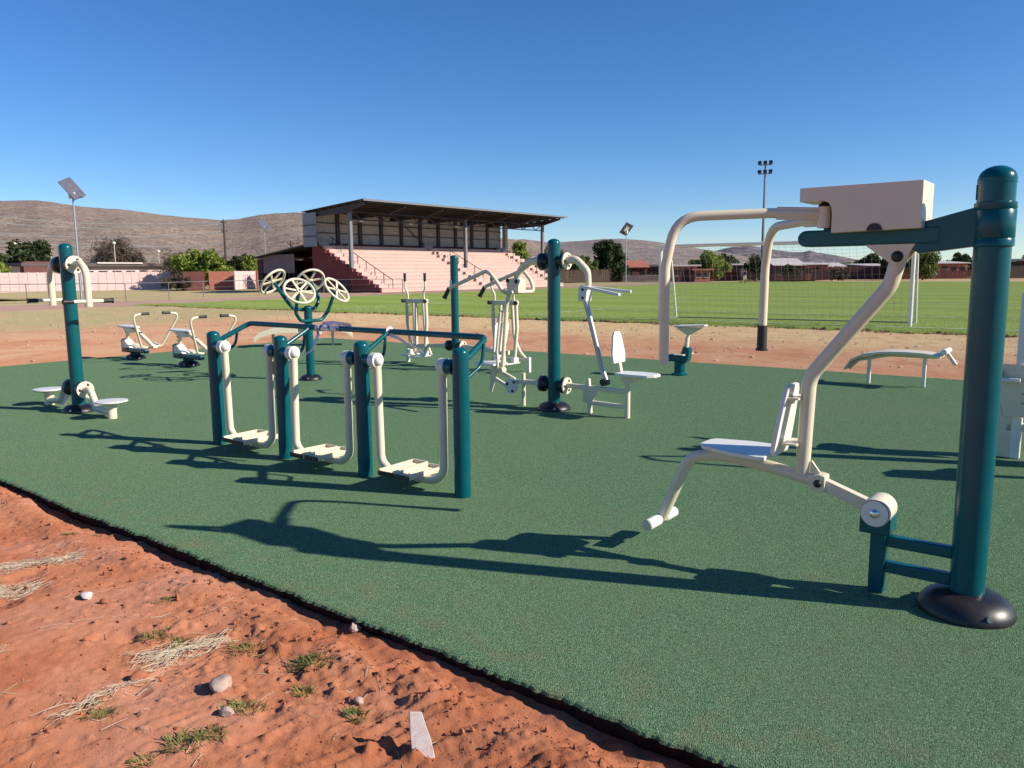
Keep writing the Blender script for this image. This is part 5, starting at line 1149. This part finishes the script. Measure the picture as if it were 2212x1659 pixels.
# ------------------------------------------------------------------ people on the far touchline
def person(label, px, Y, top, legs, skin, lean, seed):
    b = tpx(px, Y); b.z = 0.02; h = 1.72
    t = thing('person', label, 'person', b, R(20 * seed), 'people standing on the far touchline')
    J = {'pel': (0, 0, .95), 'wai': (0, 0, 1.12), 'che': (0, lean, 1.36), 'nek': (0, lean, 1.50), 'hd0': (0, lean, 1.58), 'hd1': (0, lean + .01, 1.70),
         'lsh': (-.18, lean, 1.43), 'lel': (-.25, lean, 1.16), 'lha': (-.20, lean - .12, .96), 'rsh': (.18, lean, 1.43), 'rel': (.25, lean, 1.16), 'rha': (.18, lean - .14, 1.0),
         'lhi': (-.09, 0, .90), 'lkn': (-.10, -.02, .50), 'lan': (-.10, .02, .08), 'lto': (-.11, -.12, .03), 'rhi': (.09, 0, .90), 'rkn': (.11, -.08, .50), 'ran': (.11, .06, .08), 'rto': (.12, -.08, .03)}
    E_ = [('pel', 'wai'), ('wai', 'che'), ('che', 'nek'), ('nek', 'hd0'), ('hd0', 'hd1'), ('che', 'lsh'), ('lsh', 'lel'), ('lel', 'lha'), ('che', 'rsh'), ('rsh', 'rel'), ('rel', 'rha'), ('pel', 'lhi'), ('lhi', 'lkn'), ('lkn', 'lan'), ('lan', 'lto'), ('pel', 'rhi'), ('rhi', 'rkn'), ('rkn', 'ran'), ('ran', 'rto')]
    rad = {'pel': .14, 'wai': .125, 'che': .15, 'nek': .055, 'hd0': .085, 'hd1': .08, 'lsh': .07, 'lel': .048, 'lha': .04, 'rsh': .07, 'rel': .048, 'rha': .04, 'lhi': .095, 'lkn': .065, 'lan': .045, 'lto': .04, 'rhi': .095, 'rkn': .065, 'ran': .045, 'rto': .04}
    ks = list(J); me = bpy.data.meshes.new('body'); me.from_pydata([J[k] for k in ks], [(ks.index(a), ks.index(c)) for a, c in E_], [])
    o_ = bpy.data.objects.new('body', me); col.objects.link(o_); o_.parent = t
    md = o_.modifiers.new('skin', 'SKIN'); md.use_smooth_shade = True
    for i, k in enumerate(ks): me.skin_vertices[0].data[i].radius = (rad[k], rad[k] * .8)
    me.skin_vertices[0].data[0].use_root = True
    o_.modifiers.new('sub', 'SUBSURF').levels = 1; o_.modifiers['sub'].render_levels = 1
    q = NT('clothes_and_skin'); sx = q.n('ShaderNodeSeparateXYZ'); q.l(q.coord('Object'), sx.inputs[0]); z = sx.outputs[2]
    c = q.mix(q.math('GREATER_THAN', z, 0.98), legs, top); c = q.mix(q.math('GREATER_THAN', z, 1.50), c, skin); c = q.mix(q.math('LESS_THAN', z, 0.45), c, skin); c = q.mix(q.math('LESS_THAN', z, 0.09), c, (0.05, 0.05, 0.05))
    me.materials.append(q.set(c, 0.8))
    MB().lathe([(0.088, 1.64), (0.10, 1.69), (0.085, 1.745), (0.03, 1.775)], (0, lean + .02, 0), seg=14).build('hair', BLACK, t)
person('person in dark shirt and dark trousers standing on the far touchline', 1601, 97, (0.05, 0.03, 0.05), (0.03, 0.03, 0.04), (0.10, 0.055, 0.035), 0.0, 1)
person('person in maroon top and pale shorts standing on the far touchline', 1610, 95, (0.12, 0.03, 0.04), (0.40, 0.35, 0.32), (0.12, 0.065, 0.04), -0.05, 3)

# ------------------------------------------------------------------ stones, straw, weeds on the red earth
def fine_z(p):
    u, n = toG(p); return float(h_fine(np.array([[u]]), np.array([[n]]))[0, 0])
def on_earth(px, py):
    p = gp(px, py, -0.06); z = fine_z(p); p = gp(px, py, z); p.z = fine_z(p); return p
def rock_mesh(seed, sx, sy, sz):
    rg = np.random.default_rng(seed); import bmesh
    bm = bmesh.new(); bmesh.ops.create_icosphere(bm, subdivisions=3, radius=1.0)
    ax = rg.normal(size=(9, 3)); ax /= np.linalg.norm(ax, axis=1)[:, None]; cut = rg.uniform(0.62, 0.95, 9)
    for v in bm.verts:
        p = np.array(v.co)
        for a, c in zip(ax, cut):
            d_ = p @ a
            if d_ > c: p = p - a * (d_ - c)
        p = p * (1 + 0.04 * rg.normal()); v.co = (p[0] * sx, p[1] * sy, p[2] * sz)
    vs_ = [tuple(v.co) for v in bm.verts]; fs_ = [tuple(v.index for v in f.verts) for f in bm.faces]; bm.free()
    return vs_, fs_
for k, (px, py, s, m_, lab) in enumerate(((187, 1290, 0.030, STONEW, 'round whitish stone casting a dark shadow on the red earth'), (478, 1490, 0.045, STONE, 'larger rounded pale stone on the red earth below the straw'),
        (492, 1547, 0.026, STONE, 'small pinkish stone beside a green weed tuft'), (300, 1467, 0.028, CLOD, 'flat orange stone by the straw'), (774, 1517, 0.020, STONE, 'tiny pale pebble near the dark dug earth'),
        (735, 1253, 0.014, STONEW, 'tiny white pebble at the mat edge'), (768, 1362, 0.030, STONE, 'pale reddish stone close to the mat edge'), (226, 1304, 0.022, CLOD, 'small brown clod right of the whitish stone'))):
    p = on_earth(px, py); v_, f_ = rock_mesh(k + 3, s * 1.25, s, s * 0.75)
    o_ = MB().add(v_, f_).build('stone', m_, None); o_.location = p + Vector((0, 0, s * 0.45)); o_.rotation_euler = (0, 0, k * 1.3); tag(o_, lab, 'stone', 'stones on the red earth')
# broken board standing in the earth
p = on_earth(912, 1622); bd = MB().prism([(-0.038, -0.04), (0.040, -0.04), (0.036, 0.03), (0.026, 0.08), (0.020, 0.125), (-0.022, 0.135), (-0.032, 0.06)], (0, -0.007, 0), (1, 0, 0), (0, 0, 1), (0, 0.014, 0)).build('broken_board', paint('weathered_pale_board', (0.52, 0.46, 0.45), 0.9, (0.40, 0.22, 0.16), 0.6, 0, 0.2, 40, 0.6), None, 0.003)
bd.location = p + Vector((0, 0, 0.005)); bd.rotation_euler = (R(-24), R(-6), R(14)); tag(bd, 'pale broken piece of board sticking up from the red earth', 'board')
# loose clods and grit
rg = np.random.default_rng(5); cv, cf, o2 = [], [], 0
base_v, base_f = rock_mesh(77, 1, 1, 0.8); import bmesh as _bm
b_m = _bm.new(); _bm.ops.create_icosphere(b_m, subdivisions=1, radius=1.0); sv = np.array([tuple(v.co) for v in b_m.verts]); sf = np.array([[v.index for v in f.verts] for f in b_m.faces]); b_m.free()
NCL = 6500
U_ = rg.uniform(-1.5, 9, NCL); e_ = rg.exponential(0.42, NCL) + 0.09; N_ = MAT_N0 - e_
kk = (N_ > -0.6) & (rg.random(NCL) < np.clip(1.25 - U_ / 8.0, 0.2, 1)); U_, N_ = U_[kk], N_[kk]
Zc = h_fine(U_, N_); S_ = 0.0018 * np.exp(rg.exponential(0.50, len(U_))); S_ = np.minimum(S_, 0.013)
X_ = U_ * UX + N_ * NX; Y_ = U_ * UY + N_ * NY
jit = 1 + 0.28 * rg.normal(size=(len(U_), len(sv), 1))
VV = sv[None] * jit * S_[:, None, None] * rg.uniform(0.7, 1.4, (len(U_), 1, 3)) + np.stack([X_, Y_, Zc + S_ * 0.35], -1)[:, None, :]
FF = sf[None] + (np.arange(len(U_)) * len(sv))[:, None, None]
tag(mesh_np('earth_clods', VV.reshape(-1, 3), FF.reshape(-1, 3), CLOD, kind='stuff'), 'loose red clods and grit strewn over the dug earth by the mat', 'clods')

def straw_heap(label, px, py, ln_, wd, ang, n, seed):
    p0 = on_earth(px, py); rg = np.random.default_rng(seed); mb = MB()
    for k in range(n):
        c_ = p0 + Vector((math.cos(ang), math.sin(ang), 0)) * rg.uniform(-.5, .5) * ln_ + Vector((-math.sin(ang), math.cos(ang), 0)) * rg.normal() * wd * 0.4
        a = ang + rg.normal() * 0.35; l = rg.uniform(.05, .20); d_ = Vector((math.cos(a), math.sin(a), 0)); pts = []
        for i in range(4):
            q = c_ + d_ * l * (i / 3 - .5) + Vector((-d_.y, d_.x, 0)) * 0.02 * math.sin(i * 1.3 + k); q.z = fine_z(q) + 0.006 + 0.012 * rg.random() + 0.004 * math.sin(i * 2 + k); pts.append(q - p0)
        mb.tube(pts, 0.0007 + 0.0008 * rg.random(), 4)
    o_ = mb.build('straw_heap', STRAW, None, smooth=False); o_.location = p0; return tag(o_, label, 'straw', 'straw on the red earth')
straw_heap('bleached straw lying in a sheaf at the middle of the red earth', 400, 1408, 0.36, 0.11, R(42), 150, 1)
straw_heap('thin straw wisps trailing towards the middle sheaf', 240, 1500, 0.40, 0.07, R(55), 45, 2)
straw_heap('greyish flattened straw bundle nearest the mat corner', 75, 1222, 0.45, 0.07, R(22), 120, 3)
straw_heap('pale loose straw bunch beside the greyish flattened bundle', 12, 1288, 0.30, 0.12, R(25), 100, 4)
def weed(label, px, py, r, h, n, seed, m=WEED):
    p0 = on_earth(px, py); rg = np.random.default_rng(seed); mb = MB(); r *= 0.75; h *= 0.7
    for k in range(n):
        a = rg.uniform(0, 6.28); rr = r * rg.random() ** 0.7; b = p0 + Vector((math.cos(a) * rr * 1.4, math.sin(a) * rr * 0.9, 0)); b.z = fine_z(b) - 0.003
        d_ = Vector((math.cos(a + rg.normal() * .8), math.sin(a + rg.normal() * .8), 0)); l = h * rg.uniform(.4, 1.2); w = 0.0011 + 0.0013 * rg.random(); sd = Vector((-d_.y, d_.x, 0)) * w
        p1 = b + d_ * l * .5 + Vector((0, 0, l * .55)); p2 = b + d_ * l * 1.05 + Vector((0, 0, l * .55 * rg.uniform(.3, 1.4)))
        mb.add([q - p0 for q in (b - sd, b + sd, p1 + sd * 1.2, p1 - sd * 1.2, p2)], [(0, 1, 2, 3), (3, 2, 4)])
    o_ = mb.build('weed_tuft', m, None, smooth=False); o_.location = p0; return tag(o_, label, 'weed', 'weed tufts on the red earth')
for k, (px, py, r, h, n, lab) in enumerate(((150, 1156, 0.05, 0.03, 60, 'small dark weed tuft close to the mat corner'), (208, 1158, 0.03, 0.02, 40, 'tiny flat weed right of the small dark tuft'), (352, 1300, 0.07, 0.03, 70, 'thin weed tuft midway between mat and straw'),
        (340, 1382, 0.08, 0.05, 110, 'grey-green weed tuft at the upper end of the straw sheaf'), (385, 1395, 0.07, 0.05, 90, 'weed tuft growing through the straw sheaf'), (530, 1402, 0.07, 0.05, 110, 'yellow-green weed tuft right of the straw sheaf'),
        (672, 1432, 0.09, 0.05, 150, 'spreading green weed tuft near the rough earth'), (655, 1497, 0.04, 0.05, 70, 'compact green weed tuft above the small pebble'), (525, 1532, 0.08, 0.05, 110, 'flat green weed tuft beside the small pinkish stone'),
        (768, 1548, 0.04, 0.05, 80, 'dark green weed tuft beside dug earth'), (395, 1610, 0.07, 0.06, 90, 'tall yellowish weed tuft among dry stalks'), (452, 1590, 0.05, 0.06, 80, 'bright green weed tuft right of the yellowish one'),
        (198, 1520, 0.04, 0.03, 60, 'pale green weed at the end of the straw wisps'), (225, 1548, 0.05, 0.05, 60, 'brownish weed tuft below the straw wisps'), (310, 1645, 0.04, 0.04, 60, 'low green weed tuft below the brownish tuft, away from the mat'))):
    weed(lab, px, py, r, h, n, 30 + k, LEAF_M if k in (0, 1, 9) else WEED)

# scattered twigs and dry stalks, too many and too small to count
rg = np.random.default_rng(91); mb = MB()
for k in range(520):
    u = rg.uniform(-0.8, 8.5); n = rg.uniform(-0.3, 2.05); p = G(u, n); a = rg.uniform(0, 6.28) if rg.random() < 0.5 else R(40) + rg.normal() * 0.4
    l = rg.exponential(0.028) + 0.012; d_ = Vector((math.cos(a), math.sin(a), 0)); pts = []
    for i in range(3):
        q = p + d_ * l * (i - 1) + Vector((-d_.y, d_.x, 0)) * 0.006 * rg.normal(); q.z = fine_z(q) + 0.002 + 0.004 * rg.random(); pts.append(q)
    mb.tube(pts, 0.0007 + 0.0009 * rg.random(), 4)
tag(mb.build('dry_twigs', STRAW, None, smooth=False, kind='stuff'), 'thin dry stalks scattered over the red earth', 'twigs')

# gravel on the bare strip and rubble along the pitch edge
def scatter(name, label, U_, N_, S_, m_, zf):
    k = len(U_); X_ = U_ * UX + N_ * NX; Y_ = U_ * UY + N_ * NY
    jt = 1 + 0.25 * rg.normal(size=(k, len(sv), 1))
    VV = sv[None] * jt * S_[:, None, None] * np.array([1.2, 1.0, 0.7]) + np.stack([X_, Y_, zf(U_, N_) + S_ * 0.25], -1)[:, None, :]
    FF = sf[None] + (np.arange(k) * len(sv))[:, None, None]
    tag(mesh_np(name, VV.reshape(-1, 3), FF.reshape(-1, 3), m_, kind='stuff'), label, 'gravel')
n_g = 2600; scatter('strip_gravel', 'small pale and reddish gravel lying on the bare strip before the pitch', rg.uniform(-10, 30, n_g), rg.uniform(12.95, 21.5, n_g), np.minimum(0.006 * np.exp(rg.exponential(0.55, n_g)), 0.035), STONE, h_mid)
n_g = 1800; ue = rg.uniform(-10, 42, n_g); ee = np.interp(ue, uf, ed)
scatter('edge_rubble', 'dark crumbled soil along the ragged pitch edge', ue, ee - 0.03 + 0.10 * rg.normal(size=n_g), np.minimum(0.012 * np.exp(rg.exponential(0.6, n_g)), 0.07), paint('dark_crumbled_soil', (0.17, 0.105, 0.06), 0.95, (0.30, 0.2, 0.12), 0.5, 0, 0.1, 9), h_mid)
n_g = 1600; scatter('rough_gravel', 'loose gravel on the reddish ground left of the mat', rg.uniform(16.2, 34, n_g), rg.uniform(0, 12.8, n_g), np.minimum(0.006 * np.exp(rg.exponential(0.55, n_g)), 0.035), STONE, h_mid)
